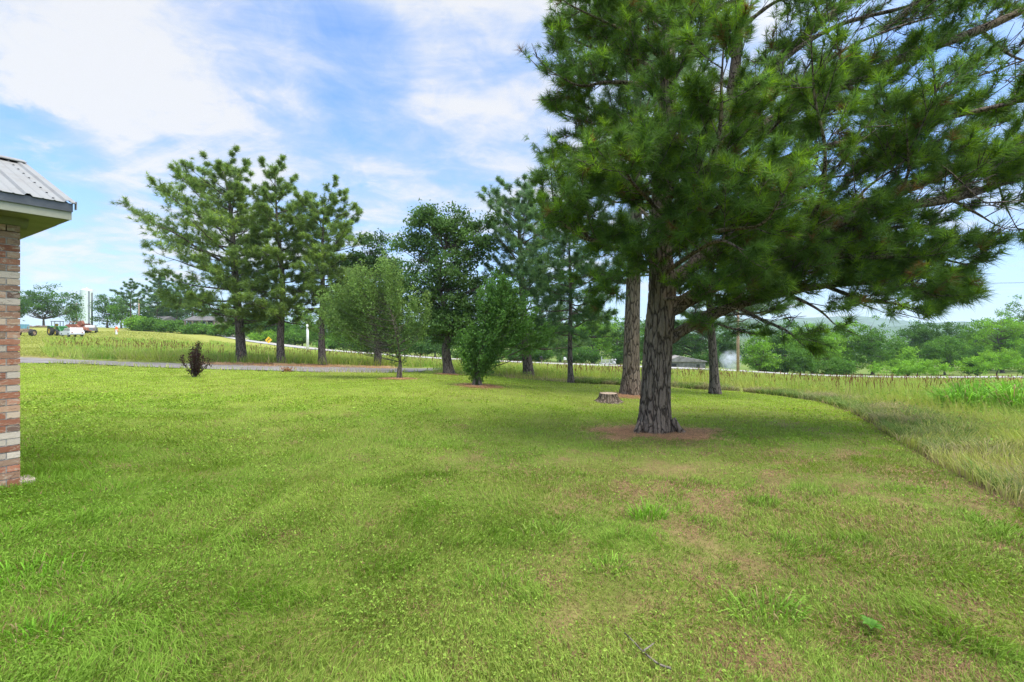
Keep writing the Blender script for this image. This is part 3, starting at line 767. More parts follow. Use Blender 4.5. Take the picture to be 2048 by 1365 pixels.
for xx in np.arange(GO-.33, -3, -.23):
    sc_ = Acc(); sc_.lathe([(.0,.008),(.009,.008),(.009,0)], (xx, -OV-.0, zf+.018), 8); sc_.build('screw', M['screw'], rf)
# ground-level concrete footing showing past the corner
ft = Acc(); ft.prism([(-.06,-.05),(.30,-.05),(.28,.004),(.1,.016),(-.05,.012)], 'x', -.28, .13)
ft.build('footing', M['concrete'], HB)

# ================================================================ THE BIG PINE
def hero():
    global rng
    rng = np.random.default_rng(11)
    base = G(1308, 9.0)
    R = root('pine_tree', base, 'huge pine nearest the camera with long low limbs sweeping right and a needle-littered base', 'tree', 'pine trees standing on the lawn')
    b0 = np.array(base)
    def path(keys, n): # keys (u,v,d)
        return spline(np.array([np.array(P3(*q))-b0 for q in keys]), n)
    # trunk with furrowed, plated bark as real relief
    tk = np.array([(1308,872,9.0,.40),(1309,850,9.0,.375),(1310,820,9,.345),(1312,760,9,.325),(1316,690,9,.315),(1322,620,9,.315),(1324,560,9,.29),(1320,500,9,.255),
                   (1321,430,9,.23),(1327,350,9,.215),(1333,270,9,.20),(1336,200,9,.19),(1336,140,9,.165),(1337,60,9,.13),(1344,-20,9,.115),(1350,-150,9,.09),(1352,-300,9.1,.05),(1352,-420,9.1,.015)])
    ck = np.array([np.append(np.array(P3(*q[:3]))-b0, q[3]) for q in tk])
    sp_ = spline(ck, 420); n = 96
    pts = sp_[:,:3]; r = sp_[:,3]
    th = np.linspace(0, 2*np.pi, n, endpoint=False)
    hgt = pts[:,2][:,None]; TH_ = th[None]
    X = np.cos(TH_)*2.2; Y = np.sin(TH_)*2.2
    wob = (vn(X*2+9, hgt*2.2+Y*2, 3)-.5)*.9
    # vertical ridges: distance to nearest of wandering furrows
    ph = (TH_/(2*np.pi)*17+wob+.35*np.sin(hgt*5+TH_*3))
    rid = np.abs((ph % 1)-.5)*2
    pl = vn(np.floor(ph)*7.3, hgt*4.5+np.floor(ph)*3.1, 5); crk = sst(np.abs((hgt*3.4+pl*.5+np.floor(ph)*.37) % 1-.5).ravel(), .44, .5).reshape(rid.shape)
    relief = (sst(rid.ravel(), .92, .45).reshape(rid.shape)*.021*(1-.8*crk)+(vn(X*9, hgt*12+Y*9, 8)-.5)*.014)
    amp = np.clip(r/.3, .1, 1)[:,None]
    flare = 1+ .22*np.exp(-np.maximum(hgt,0)/.17)*(.55+.7*vn(X*.9+4, Y*.9, 12))
    RRr = r[:,None]*.83*flare+(relief-.012)*amp
    V = np.stack([pts[:,0][:,None]+np.cos(TH_)*RRr, pts[:,1][:,None]+np.sin(TH_)*RRr, hgt+0*TH_], -1).reshape(-1,3)
    i = np.arange(len(pts)-1)[:,None]*n; j = np.arange(n)[None]; j2 = (j+1) % n
    Q = np.stack([i+j, i+j2, i+n+j2, i+n+j], -1).reshape(-1,4)
    trunk = mk('trunk', V, [Q], M['bark_pine'], R, smooth=True)
    # surface root knuckle at the right of the base
    tb = Tubes()
    tb.add(spline(np.array([[.30,-.12,.28],[.40,-.18,.12],[.50,-.26,.02],[.58,-.32,-.06]]), 10), np.linspace(.09,.04,10), 8); tb.build('root', M['bark_pine'], R); tb = Tubes()
    tb.add(spline(np.array([[-.28,-.15,.22],[-.38,-.2,.08],[-.46,-.26,-.05]]), 8), np.linspace(.09,.04,8), 8)
    tb.build('root', M['bark_pine'], R)
    # main limbs: waypoints in the air, thick end radius, thin end radius, where the shoots begin, foliage weight
    LB = [
     ([(1335,680,9),(1385,650,8.85),(1470,612,8.65),(1560,588,8.5),(1650,572,8.4),(1740,566,8.3),(1830,580,8.25),(1895,602,8.2)], .125,.012,.16,1.5),
     ([(1470,612,8.65),(1520,638,8.4),(1570,660,8.2),(1605,690,8.1)], .04,.01,.2,.9),
     ([(1520,600,8.55),(1600,552,8.7),(1680,535,8.8),(1750,545,8.8)], .045,.01,.15,1.2),
     ([(1650,572,8.4),(1720,598,8.2),(1780,606,8.1),(1835,622,8.0)], .04,.01,.15,1.2),
     ([(1700,566,8.4),(1780,545,8.5),(1850,552,8.6),(1900,575,8.6)], .035,.01,.15,1.2),
     ([(1430,575,8.7),(1500,560,8.9),(1600,520,9.1),(1690,500,9.2)], .05,.01,.2,1.2),
     ([(1600,472,8.2),(1690,492,8.3),(1770,500,8.4),(1860,540,8.4)], .05,.01,.15,1.2),
     ([(1900,398,7.8),(1950,425,7.7),(1990,450,7.7)], .03,.008,.15,1.0),
     ([(1400,640,8.8),(1440,650,8.4),(1500,668,8.2)], .03,.008,.3,.8),
     ([(1560,588,8.5),(1600,600,8.3),(1640,622,8.1),(1668,648,8.0)], .04,.01,.15,.8),
     ([(1330,625,9),(1420,575,8.7),(1515,515,8.4),(1600,472,8.2),(1690,440,8),(1790,415,7.9),(1900,398,7.8),(1980,375,7.8),(2060,345,7.7),(2200,300,7.6)], .16,.035,.12,1.0),
     ([(1560,492,8.3),(1640,508,8.2),(1740,515,8.1),(1840,512,8.1),(1935,530,8.0)], .07,.012,.15,1.3),
     ([(1640,455,8.1),(1740,462,8.2),(1840,452,8.3),(1930,478,8.3)], .06,.012,.2,1.2),
     ([(1328,585,9),(1400,520,9.1),(1490,470,9.2),(1610,440,9.2),(1750,402,9.2),(1860,356,9.1),(1940,326,9),(2030,312,9),(2160,292,9)], .15,.085,.14,.75),
     ([(1940,326,9),(1990,360,8.8),(2010,410,8.6),(2030,450,8.5)], .03,.006,.3,.45),
     ([(1326,500,9),(1385,405,9),(1425,345,8.9),(1500,270,8.8),(1580,222,8.7),(1680,172,8.5),(1760,136,8.4),(1850,100,8.3),(1960,60,8.2),(2090,0,8.1)], .15,.06,.25,1.0),
     ([(1385,405,9),(1440,310,9.2),(1500,200,9.4),(1550,125,9.5),(1610,72,9.6),(1700,0,9.7),(1800,-80,9.8)], .12,.05,.2,.9),
     ([(1334,165,9),(1362,125,9),(1398,75,9),(1430,20,9),(1462,-60,9),(1500,-160,9)], .115,.03,.3,.9),
     ([(1420,350,9.1),(1455,240,9.5),(1472,120,9.7),(1477,0,9.7),(1480,-150,9.7)], .12,.09,.3,.5),
     ([(1330,450,8.9),(1420,400,8.7),(1520,340,8.4),(1630,300,8.1),(1740,275,7.9),(1880,240,7.7),(2070,195,7.5)], .09,.03,.25,1.1),
     ([(1500,200,9.4),(1580,110,9.1),(1680,50,8.9),(1810,15,8.6),(2000,-40,8.4)], .06,.02,.2,1.0),
     ([(1740,275,7.9),(1810,310,7.6),(1880,330,7.4),(1960,400,7.3)], .03,.008,.25,.8),
     ([(1690,440,8),(1730,380,7.7),(1800,330,7.5),(1840,290,7.3)], .03,.008,.25,.9),
     ([(1318,530,9),(1290,494,8.7),(1240,478,8.4),(1180,480,8.1),(1130,450,7.9),(1096,405,7.8)], .065,.01,.25,1.3),
     ([(1180,480,8.1),(1150,430,7.8),(1175,390,7.6)], .03,.008,.2,1.2),
     ([(1320,520,8.9),(1280,530,8.6),(1245,555,8.4),(1215,600,8.3)], .04,.008,.2,1.2),
     ([(1326,345,9),(1290,332,8.6),(1225,350,8.2),(1170,385,8.0)], .05,.01,.25,1.2),
     ([(1332,210,9),(1285,172,8.8),(1215,165,8.6),(1160,172,8.5),(1105,145,8.4)], .055,.01,.2,1.2),
     ([(1335,130,9),(1275,75,8.7),(1205,42,8.5),(1135,8,8.3)], .05,.01,.2,1.2),
     ([(1334,165,9),(1265,112,9.3),(1190,98,9.5),(1130,72,9.6)], .05,.01,.2,1.2),
     ([(1332,245,9),(1285,238,9.3),(1205,250,9.5),(1118,228,9.6)], .05,.01,.2,1.2),
     ([(1330,290,9),(1270,270,9.4),(1190,290,9.6),(1150,310,9.7)], .04,.01,.2,1.1),
     ([(1338,60,9),(1255,-20,8.8),(1150,-60,8.6)], .05,.01,.2,1.1),
     ([(1338,90,9),(1290,30,9.4),(1220,0,9.6),(1160,-10,9.7)], .05,.01,.2,1.2),
     ([(1328,445,8.8),(1368,405,8),(1418,335,7.2),(1440,255,6.8),(1443,165,6.5),(1447,95,6.4)], .055,.01,.3,1.2),
     ([(1326,460,8.8),(1400,440,7.8),(1450,405,7.1),(1500,372,6.7),(1535,330,6.5)], .05,.01,.3,1.2),
     ([(1326,430,8.8),(1298,400,7.8),(1262,362,7.1),(1244,322,6.8)], .045,.01,.35,1.3),
     ([(1326,520,8.8),(1385,475,7.8),(1450,460,7.1),(1520,450,6.7),(1562,402,6.5)], .05,.01,.3,1.2),
     ([(1324,550,8.8),(1390,505,7.7),(1440,482,7.0),(1485,500,6.7)], .045,.01,.3,1.2),
     ([(1600,472,8.2),(1640,400,7.5),(1650,300,7.0),(1630,200,6.7),(1624,115,6.5)], .04,.01,.3,1.0),
     ([(1324,400,8.8),(1310,360,7.9),(1330,310,7.3),(1360,270,7.0)], .04,.01,.35,1.2),
     ([(1790,415,7.9),(1815,350,7.5),(1815,290,7.2),(1812,250,7.1)], .025,.008,.3,1.0),
     ([(1324,480,9.2),(1300,440,9.9),(1260,400,10.6),(1200,360,11.2)], .05,.01,.3,.9),
     ([(1324,480,9.2),(1400,430,10),(1500,400,10.8),(1620,370,11.5)], .05,.01,.3,.9),
     ([(1330,300,9.2),(1420,240,10),(1560,190,10.9),(1700,150,11.6)], .05,.01,.3,.9),
     ([(1324,560,9.2),(1390,530,9.8),(1480,540,10.4),(1580,560,10.8)], .05,.01,.3,.9),
     ([(1320,560,8.8),(1320,540,8.2),(1300,520,7.8)], .03,.008,.3,1.2),
     ([(1430,20,9),(1520,-20,8.6),(1650,-60,8.3),(1850,-100,8)], .05,.01,.2,1.0),
     ([(1580,222,8.7),(1660,120,8.3),(1780,60,8),(1920,20,7.8)], .04,.01,.2,1.1),
     ([(1680,172,8.5),(1780,190,8.2),(1900,170,8),(2050,120,7.8)], .04,.012,.2,1.1),
     ([(1440,310,9.2),(1540,260,9.8),(1660,230,10.2),(1800,220,10.6)], .05,.012,.2,1.1),
     ([(1610,440,9.2),(1720,350,9.6),(1850,290,9.9),(2000,250,10)], .05,.012,.2,1.0),
     ([(1477,60,9.7),(1560,0,9.4),(1680,-30,9.2)], .05,.012,.2,1.1),
     ([(1472,120,9.7),(1420,60,9.5),(1380,-20,9.4)], .04,.012,.2,1.2),
     ([(1490,470,9.2),(1560,400,8.8),(1650,360,8.4),(1700,350,8.2)], .04,.01,.2,1.2),
     ([(1425,345,8.9),(1500,300,8.2),(1570,230,7.6),(1600,170,7.3)], .04,.01,.25,1.2),
     ([(1326,480,8.9),(1330,430,8.2),(1390,360,7.6),(1400,280,7.2)], .04,.01,.3,1.2),
     ([(1336,170,8.9),(1370,120,8.3),(1400,60,7.9),(1410,0,7.7)], .04,.01,.25,1.2),
     ([(1334,330,8.8),(1325,290,8.2),(1345,230,7.8),(1335,170,7.6)], .04,.01,.25,1.2),
     ([(1336,210,8.8),(1350,170,8.3),(1330,110,8.0),(1345,40,7.9)], .04,.01,.25,1.2),
     ([(1326,600,8.8),(1400,590,8.1),(1460,575,7.8),(1510,580,7.7)], .04,.01,.25,1.2),
     ([(1345,665,8.9),(1410,625,8.3),(1450,615,8.1),(1500,625,8.0)], .03,.008,.3,1.0),
     ([(1450,565,8.6),(1500,530,8.0),(1560,520,7.8)], .03,.008,.1,1.2),
     ([(2030,312,9),(2060,330,8.6),(2080,380,8.4)], .03,.008,.1,1.0),
     ([(1900,400,7.8),(1960,340,7.9),(2040,290,8.0)], .03,.008,.1,1.1),
     ([(1960,60,8.2),(2020,110,8.0),(2080,130,7.9)], .03,.01,.2,1.0),
    ]
    pos, dirs = [], []; tw = Tubes()
    for (keys, ra, rb, s0, wt) in LB:
        p = path(keys, 6*len(keys))
        tbl = Tubes(); tbl.add(p, np.linspace(ra, rb, len(p))*(1+.06*rng.normal(size=len(p))), 10); tbl.build('limb', M['bark_limb_shaded'], R)
        branchlets(p, max(.035, rb), tw, pos, dirs, s0=s0, spacing=.175/wt, blen=1.15, tips=5, up=.40, flat=.40, sides=5, sub=5, stips=3)
    tw.build('twigs', M['bark_thin'], R)
    pos = np.array(pos); dirs = np.array(dirs)
    gap = vn(pos[:,0]*.75+3, pos[:,2]*1.9+1, 3)*.65+vn(pos[:,0]*2.1, pos[:,2]*3.5+pos[:,1]*.7, 6)*.35
    thr = np.interp(pos[:,0], [-3, .5, 2.5, 6], [.20, .22, .29, .28])
    kp = gap > thr; pos = pos[kp]; dirs = dirs[kp]
    n = len(pos)
    c = np.array((.108,.196,.038))*rng.uniform(.6,1.3,(n,1)); br = rng.random(n) < .26
    c[br] = c[br]*np.array([1.75,1.6,.9])
    dirs[br] += np.array([0,0,.6])
    old = rng.random(n) < .035; c[old] = np.array((.16,.10,.035))
    for q in rng.choice(n, 14, replace=False):
        A = Acc(); A.lathe([(0,-.045),(.016,-.038),(.024,-.012),(.022,.012),(.012,.035),(0,.045)], tuple(pos[q]), 10); A.build('cone', M['cone'], R, smooth=True)
    needle_mesh('crown', pos, dirs, 40, .20, .0066, .06, c, R, droop=.035, spread=(14,82))
hero()

GL = 'pine trees standing on the lawn'
pine('pine_tree', 1262, 17, -190, 'tall straight pine standing right behind the tree stump', GL, .31, [(-190,30,30),(0,95,80),(150,135,120),(260,165,140),(330,185,150),(400,140,140),(500,80,110)], 560,
     nl=60, lean=12, bend=.06, seed=21, K=18, L=.22, w=.006, tips=7, spacing=.42, col=(.060,.095,.042), bark='bark_pine', e=(-.15,.6), curve=.2)
pine('pine_tree', 1430, 19, 250, 'slim pine standing alone at the lawn edge to the right of the biggest pine', GL, .19, [(250,30,30),(350,60,80),(450,90,140),(550,80,190),(620,60,150)], 655,
     nl=46, lean=-6, bend=.08, seed=22, K=16, L=.22, w=.006, spacing=.5, col=(.052,.085,.035), e=(-.15,.6))
pine('pine_tree', 1142, 22, 410, 'thinnest pine, its slender bare lower trunk rising left of the tree stump', GL, .13, [(410,40,35),(450,75,75),(520,100,100),(580,112,110),(640,95,95)], 670,
     nl=44, lean=-12, bend=.07, seed=23, K=15, L=.22, w=.007, spacing=.5, col=(.050,.090,.034), e=(-.2,.5))
pine('pine_tree', 1058, 27, 392, 'bushy pine half hidden behind the leaning leafy shrub', GL, .30, [(392,50,45),(410,75,55),(440,75,90),(520,80,100),(600,95,110),(680,95,105)], 700,
     nl=58, lean=-14, bend=.12, seed=24, K=15, L=.24, w=.008, spacing=.5, col=(.056,.096,.040), e=(-.1,.7))
GD = 'pines in a row beside the driveway'
pine('pine_tree', 483, 30, 338, 'leftmost and tallest of the three pines beside the driveway', GD, .31, [(338,46,40),(355,74,52),(390,118,56),(430,150,58),(465,178,62),(510,172,66),(570,130,70),(610,130,85),(640,95,90)], 648,
     nl=66, lean=-42, bend=.16, seed=31, K=15, L=.27, w=.0095, spacing=.58, col=(.082,.122,.033), e=(-.08,.62))
pine('pine_tree', 563, 30, 360, 'middle one of the three pines beside the driveway, with a crooked trunk', GD, .25, [(360,32,34),(380,42,46),(420,46,56),(460,54,64),(520,60,72),(600,85,70),(640,75,80)], 645,
     nl=54, lean=-28, bend=.26, seed=37, K=15, L=.26, w=.0095, spacing=.58, col=(.082,.122,.033), e=(-.08,.62))
pine('pine_tree', 645, 30, 408, 'rightmost and shortest of the three pines beside the driveway', GD, .235, [(408,44,46),(425,56,64),(460,58,78),(500,66,88),(560,88,75),(610,80,75)], 622,
     nl=52, lean=2, bend=.12, seed=33, K=15, L=.26, w=.0095, spacing=.56, col=(.082,.122,.033), e=(-.05,.65))

# broadleaf trees on and behind the lawn
leafy('oak_tree', 898, 26, [(900,490,85,70),(862,452,62,40),(955,472,52,52),(815,492,34,28),(880,570,85,65),(940,560,58,70),(890,650,70,40),(930,640,60,45),(845,600,45,40)],
      'dark green oak with a broad rounded crown and single stout trunk in mid lawn', None, .30, n_leaf=28000, leaf=.16, cl=.44, n_cl=210, col=(.054,.100,.028), trunk_top=2.6, bark='bark_thin', seed=41, yel=.25)
leafy('dark_tree', 755, 32, [(750,520,45,48),(715,560,45,55),(785,570,50,60),(745,630,75,50),(700,620,45,40)],
      'dark tree showing above and behind the pale green leafy tree', None, .30, n_leaf=20000, leaf=.18, cl=.5, n_cl=150, col=(.036,.07,.022), trunk_top=2.5, bark='bark_thin', seed=42)
leafy('fruit_tree', 797, 20, [(750,610,62,58),(776,580,26,40),(700,640,55,30),(800,650,40,45),(720,668,78,28),(832,650,26,36),(795,705,30,24),(715,590,36,38),(680,655,38,22),(772,560,20,26),(745,575,26,24),(690,610,30,26),(650,650,26,16)],
      'pale green leafy tree with feathery upright twigs and low branches', None, .11, n_leaf=19000, leaf=.09, cl=.36, n_cl=170, col=(.092,.145,.042), trunk_top=.8, bark='bark_grey', seed=43, stems=3, upright=.42, yel=.3, spread=.5, lean=2)
leafy('fruit_tree', 955, 17, [(985,645,44,46),(1008,612,28,32),(972,690,38,32),(1030,665,36,34),(943,722,24,20),(990,592,18,22),(1068,690,24,22),(938,700,16,24),(950,735,30,20),(985,730,30,20)],
      'multi-stemmed bright green leafy shrub tree leaning right in front of the oak', None, .15, n_leaf=22000, leaf=.09, cl=.30, n_cl=150, col=(.062,.125,.028), trunk_top=.55, bark='bark_grey', seed=44, stems=4, upright=.06, yel=.35, spread=.5)

# small dark purple shrub
def dark_shrub():
    global rng
    rng = np.random.default_rng(51); base = G(389, 19); k = 19/F
    R = root('dark_shrub', base, 'small vase-shaped shrub with dark purple leaves standing alone on the lawn', 'shrub')
    tb = Tubes(); pos = []
    for q in range(22):
        a_ = rng.uniform(0,6.28); h = rng.uniform(.75,1.5); sp = rng.uniform(.08,.58)*(1.25-.45*h)
        e_ = np.array([math.cos(a_)*sp, math.sin(a_)*sp*.8, h])
        p = spline(np.array([[rng.uniform(-.05,.05), rng.uniform(-.05,.05), 0], e_*np.array([.45,.45,.3]), e_*np.array([.9,.9,.65]), e_]), 12)
        tb.add(p, np.linspace(.022,.006,12), 5)
        for s_ in rng.uniform(.18,1,95): 
            c = np.array([np.interp(s_, np.linspace(0,1,12), p[:,x]) for x in range(3)]); pos.append(c+rng.normal(size=3)*np.array([.045,.045,.035]))
    tb.build('stem', M['bark_thin'], R)
    pos = np.array(pos)
    c = np.array((.055,.026,.022))*rng.uniform(.5,1.6,(len(pos),1)); g = rng.random(len(pos)) < .18; c[g] = np.array((.07,.06,.03))
    leaf_mesh('foliage', pos, .075, c, R, .2)
dark_shrub()

# stump
def stump():
    base = G(1217, 14.5); R = root('tree_stump', base, 'low sawn tree stump with flaring roots on the lawn', 'stump')
    n = 72; th = np.linspace(0, 2*np.pi, n, endpoint=False); rows = []
    for h, r in ((-.05,.46),(.0,.42),(.04,.37),(.10,.315),(.18,.285),(.25,.272),(.285,.266)):
        rr = r+(.09*np.maximum(0, np.sin(th*5+.7))**2*np.exp(-max(h,0)/.1))+.018*np.abs(np.sin(th*13+2*np.sin(th*3)))
        rows.append(np.stack([np.cos(th)*rr, np.sin(th)*rr, np.full(n, h)], 1))
    V = np.concatenate(rows); i = np.arange(len(rows)-1)[:,None]*n; j = np.arange(n)[None]; j2 = (j+1) % n
    mk('bark', V, [np.stack([i+j, i+j2, i+n+j2, i+n+j], -1).reshape(-1,4)], M['bark_pine'], R, smooth=True)
    A = Acc(); A.lathe([(0,.286),(.12,.288),(.20,.285),(.262,.283),(.265,.27)], (0,0,0), 40); A.build('cut_top', M['wood_cut'], R)
stump()

# ================================================================ BEYOND THE HIGHWAY
def far_tree(u, vt, wpx, d, col, label, name='roadside_tree', vb=None, seed=0, n=3800, shape='round', group='trees beyond the highway', leaf=None, tr=.16):
    g = G(u, d); k = d/F; vbase = VH-(g.z-HC)/k if vb is None else vb
    vt = vt-(9 if u < 1400 or shape == 'low' else 19); h = vbase-vt; w = wpx/2*1.08
    if shape == 'round': lobes = [(u, vt+h*.34, w*.62, h*.34),(u-w*.45, vt+h*.52, w*.5, h*.3),(u+w*.45, vt+h*.5, w*.5, h*.3),(u, vt+h*.68, w*.8, h*.26)]
    elif shape == 'cone': lobes = [(u, vt+h*.2, w*.35, h*.2),(u, vt+h*.42, w*.6, h*.25),(u-w*.2, vt+h*.65, w*.75, h*.24),(u+w*.2, vt+h*.75, w*.75, h*.2)]
    elif shape == 'low': lobes = [(u-w*.5, vt+h*.55, w*.5, h*.4),(u+w*.4, vt+h*.5, w*.5, h*.4),(u, vt+h*.45, w*.5, h*.42)]
    elif shape == 'wide': lobes = [(u-w*.5, vt+h*.42, w*.45, h*.28),(u+w*.5, vt+h*.42, w*.45, h*.28),(u, vt+h*.27, w*.6, h*.26),(u, vt+h*.55, w*.85, h*.25)]
    return leafy(name, u, d, lobes, label, group, tr*h*k/6, n_leaf=n, leaf=leaf or .0036*d, cl=.0105*d*.7, n_cl=max(30, n//45), col=col, trunk_top=h*k*.22, seed=int(u*7+vt*3+seed) % 9999,
                 cat='tree' if shape != 'low' else 'bush', bark='bark_thin', twigs=(shape != 'low'), yel=.3, up=.6)
lt, md, dk, ol = (.105,.195,.028), (.060,.125,.022), (.038,.085,.018), (.085,.125,.038)
T_ = [
 (1385,622,110,84,dk,'dark tree behind the grey shed, left of the slim pine','round'),
 (1340,640,80,90,md,'tree seen between the two thickest pine trunks, left of the grey shed','round'),
 (1452,668,48,92,dk,'dark slender tree behind the smoke, left of the wooden pole','round'),
 (1520,672,80,68,lt,'light green cone-shaped tree just right of the wooden pole','cone'),
 (1572,655,80,88,dk,'dark green tree behind the light cone-shaped tree','round'),
 (1625,662,120,74,lt,'broad light green tree on the roadside, right of the cone-shaped tree','wide'),
 (1692,655,110,78,lt,'tall light green tree with a pointed top, middle of the roadside trees','cone'),
 (1745,650,75,76,md,'medium green tree with a ragged top left of the dip in the treeline','round'),
 (1600,715,60,68,md,'small bushy tree low on the verge between the light green trees','round'),
 (1795,690,60,84,md,'medium tree in the dip of the treeline below the far hill','round'),
 (1845,658,100,92,dk,'dark green tree right of the dip in the treeline','wide'),
 (1905,662,80,96,dk,'dark tree behind the right-hand roadside trees','round'),
 (1890,690,95,76,md,'medium green tree with drooping layers, in front of the dark ones','wide'),
 (1960,656,95,90,md,'tree with a rounded top left of the tallest right-hand tree','round'),
 (2005,632,110,80,lt,'bright green tree near the right edge of the photo','round'),
 (2060,602,120,84,md,'tallest tree, cut by the right edge of the photo','round'),
 (1955,715,80,70,dk,'dark low tree under the bright right-hand tree','round'),
 (1815,716,45,72,lt,'small light sapling rising from the low bushes','cone'),
 (1185,612,100,84,lt,'bright green tree showing between the thin pine and the stump','round'),
 (1120,640,90,88,md,'medium green tree behind the thinnest pine','round'),
 (1235,640,90,90,md,'green tree just left of the straight pine trunk','round'),
 (1030,645,100,86,dk,'dark tree behind the leaning shrub tree, across the highway','round'),
 (960,640,90,88,dk,'dark tree behind the oak trunk, across the highway','round'),
 (1075,690,60,80,md,'small green tree behind the mailboxes, across the highway','round'),
 (1300,650,70,92,md,'tree mostly hidden behind the biggest pine trunk','round'),
 (870,650,100,88,dk,'dark tree across the highway left of the oak','round'),
 (810,645,100,90,dk,'dark tree across the highway behind the pale green tree','round'),
 (735,635,100,92,dk,'dark tree across the highway right of the third driveway pine','round'),
 (668,640,90,92,md,'green tree across the highway behind the third driveway pine','round'),
 (605,640,80,94,md,'green tree across the highway behind the white pole','round'),
 (545,630,70,98,dk,'dark tree across the highway behind the yellow sign','round'),
 (500,640,60,100,dk,'dark tree across the highway right of the first driveway pine','round'),
]
for (u, vt, w, d, c, lab, shp) in T_: far_tree(u, vt, w, d, c, lab, shape=shp, n=7000 if w > 90 else 5200)
B_ = [
 (1835,722,190,66,lt,'long mass of low bright vine-covered bushes by the highway'),
 (1995,705,150,64,lt,'large low leafy bush at the right edge beyond the highway'),
 (2090,690,140,66,md,'bush beyond the highway cut by the right edge'),
 (1670,728,90,68,md,'low bush under the broad light green tree'),
 (1160,705,90,76,dk,'dark bush across the highway right of the thinnest pine'),
 (1255,708,60,78,dk,'dark bush across the highway beside the straight pine'),
 (1060,700,90,78,dk,'dark bush across the highway behind the mailboxes'),
 (960,695,110,80,dk,'dark bush across the highway behind the leaning shrub'),
 (850,690,110,82,dk,'dark bush across the highway left of the oak'),
 (755,685,100,84,dk,'dark bush across the highway behind the pale green tree'),
 (680,675,90,86,md,'green bush across the highway right of the white pole'),
 (590,668,80,90,md,'green bush across the highway left of the white pole'),
 (530,672,60,92,lt,'light green bush at the foot of the yellow sign'),
 (455,655,80,96,md,'green bush across the highway left of the first driveway pine'),
 (400,657,80,98,md,'green bush in front of the tan house porch'),
 (345,650,60,100,md,'green bush at the brow of the field left of the tan house'),
 (305,645,50,102,md,'leafy bush by the grey-roofed shed on the hill'),
 (275,642,40,104,lt,'light bush below the street light on the hill'),
 (1550,730,60,69,dk,'dark bush at the foot of the light cone-shaped tree'),
 (1420,712,80,80,dk,'dark bush between the grey shed and the smoke'),
]
for (u, vt, w, d, c, lab) in B_: far_tree(u, vt, w, d, c, lab, name='roadside_bush', shape='low', n=4200, group='bushes beyond the highway')
# far-off wood closing the gaps between the trunks
def woods():
    global rng
    rng = np.random.default_rng(77); pos = []; cl_ = []
    us = np.concatenate([rng.uniform(440,1330,900), rng.uniform(1330,2350,800)])
    for u in us:
        d = rng.uniform(112,135); 
        vt = np.interp(u, [440,700,1000,1300,1450,1480,1560,1700,1800,1900,2350],[628,618,632,645,690,700,668,668,690,672,640])+rng.uniform(0,12)
        g = G(u, d); v0 = VH-(g.z-HC)*F/d
        v = rng.uniform(vt, v0); k = d/F
        c0 = np.array(P3(u, v, d)); n = 12
        pos.append(c0+rng.normal(size=(n,3))*np.array([.9,.9,.65])); cl_.append(np.tile(np.array((.05,.105,.03))*rng.uniform(.6,1.6), (n,1)))
    o = leaf_mesh('distant_woods', np.concatenate(pos), .75, np.concatenate(cl_), None, .6)
    tag(o, 'dense dark wood behind the roadside trees', 'woods', kind='stuff')
woods()

# the hilltop on the left
HT = [('oak_tree', 88, 577, 140, 118, dk, 'wide old oak on the hilltop behind the green tractor', 'wide', 5200),
 ('oak_tree', 15, 590, 90, 112, dk, 'oak cut off by the brick wall on the hilltop', 'wide', 3800),
 ('hill_tree', 147, 618, 40, 150, md, 'small round tree on the hilltop left of the water tower', 'round', 1800),
 ('hill_tree', 215, 592, 62, 128, dk, 'rounded dark tree just right of the water tower', 'round', 3200),
 ('hill_tree', 243, 600, 45, 125, md, 'tree behind the tall lanky pine on the hill', 'round', 2200),
 ('hill_tree', 298, 610, 50, 122, dk, 'dark tree right of the street light on the hill', 'round', 2200),
 ('hill_tree', 345, 600, 70, 122, dk, 'dark tree behind the hill pines', 'round', 2600),
 ('hill_tree', 395, 590, 90, 122, dk, 'dark tree behind the tan house', 'round', 2600),
 ('hill_tree', 455, 600, 80, 118, dk, 'dark tree on the hill behind the first driveway pine', 'round', 2600)]
for (nm, u, vt, w, d, c, lab, shp, n) in HT: far_tree(u, vt, w, d, c, lab, name=nm, shape=shp, n=n, group='trees on the hilltop', leaf=.40)
GH = 'lanky pines on the hilltop'
def hp(u, d, vt, prof, cb, lab, seed, r0=.17, lean=0):
    pine('hill_pine', u, d, vt, lab, GH, r0, prof, cb, nl=22, bend=.15, seed=seed, K=10, L=.42, w=.030, tips=4, spacing=1.0, col=(.05,.09,.038), e=(.05,.5), curve=.12, lean=lean)
hp(262, 112, 568, [(568,10,10),(585,25,20),(605,28,26),(620,18,20)], 622, 'tall lanky pine with a bare trunk alone on the hill', 61)
hp(313, 108, 553, [(553,14,14),(580,26,26),(610,32,30),(640,20,26)], 640, 'leftmost of the group of hill pines beside the grey-roofed shed', 62)
hp(328, 112, 558, [(558,14,14),(590,24,24),(620,26,24)], 640, 'second of the hill pines, with a pale leaning trunk', 63, lean=-5)
hp(352, 110, 556, [(556,14,14),(590,30,30),(620,30,30)], 640, 'third of the hill pines, left of the tan house', 64)
hp(385, 113, 566, [(566,14,14),(590,30,30),(625,30,30)], 640, 'fourth of the hill pines, rising above the tan house roof', 65)

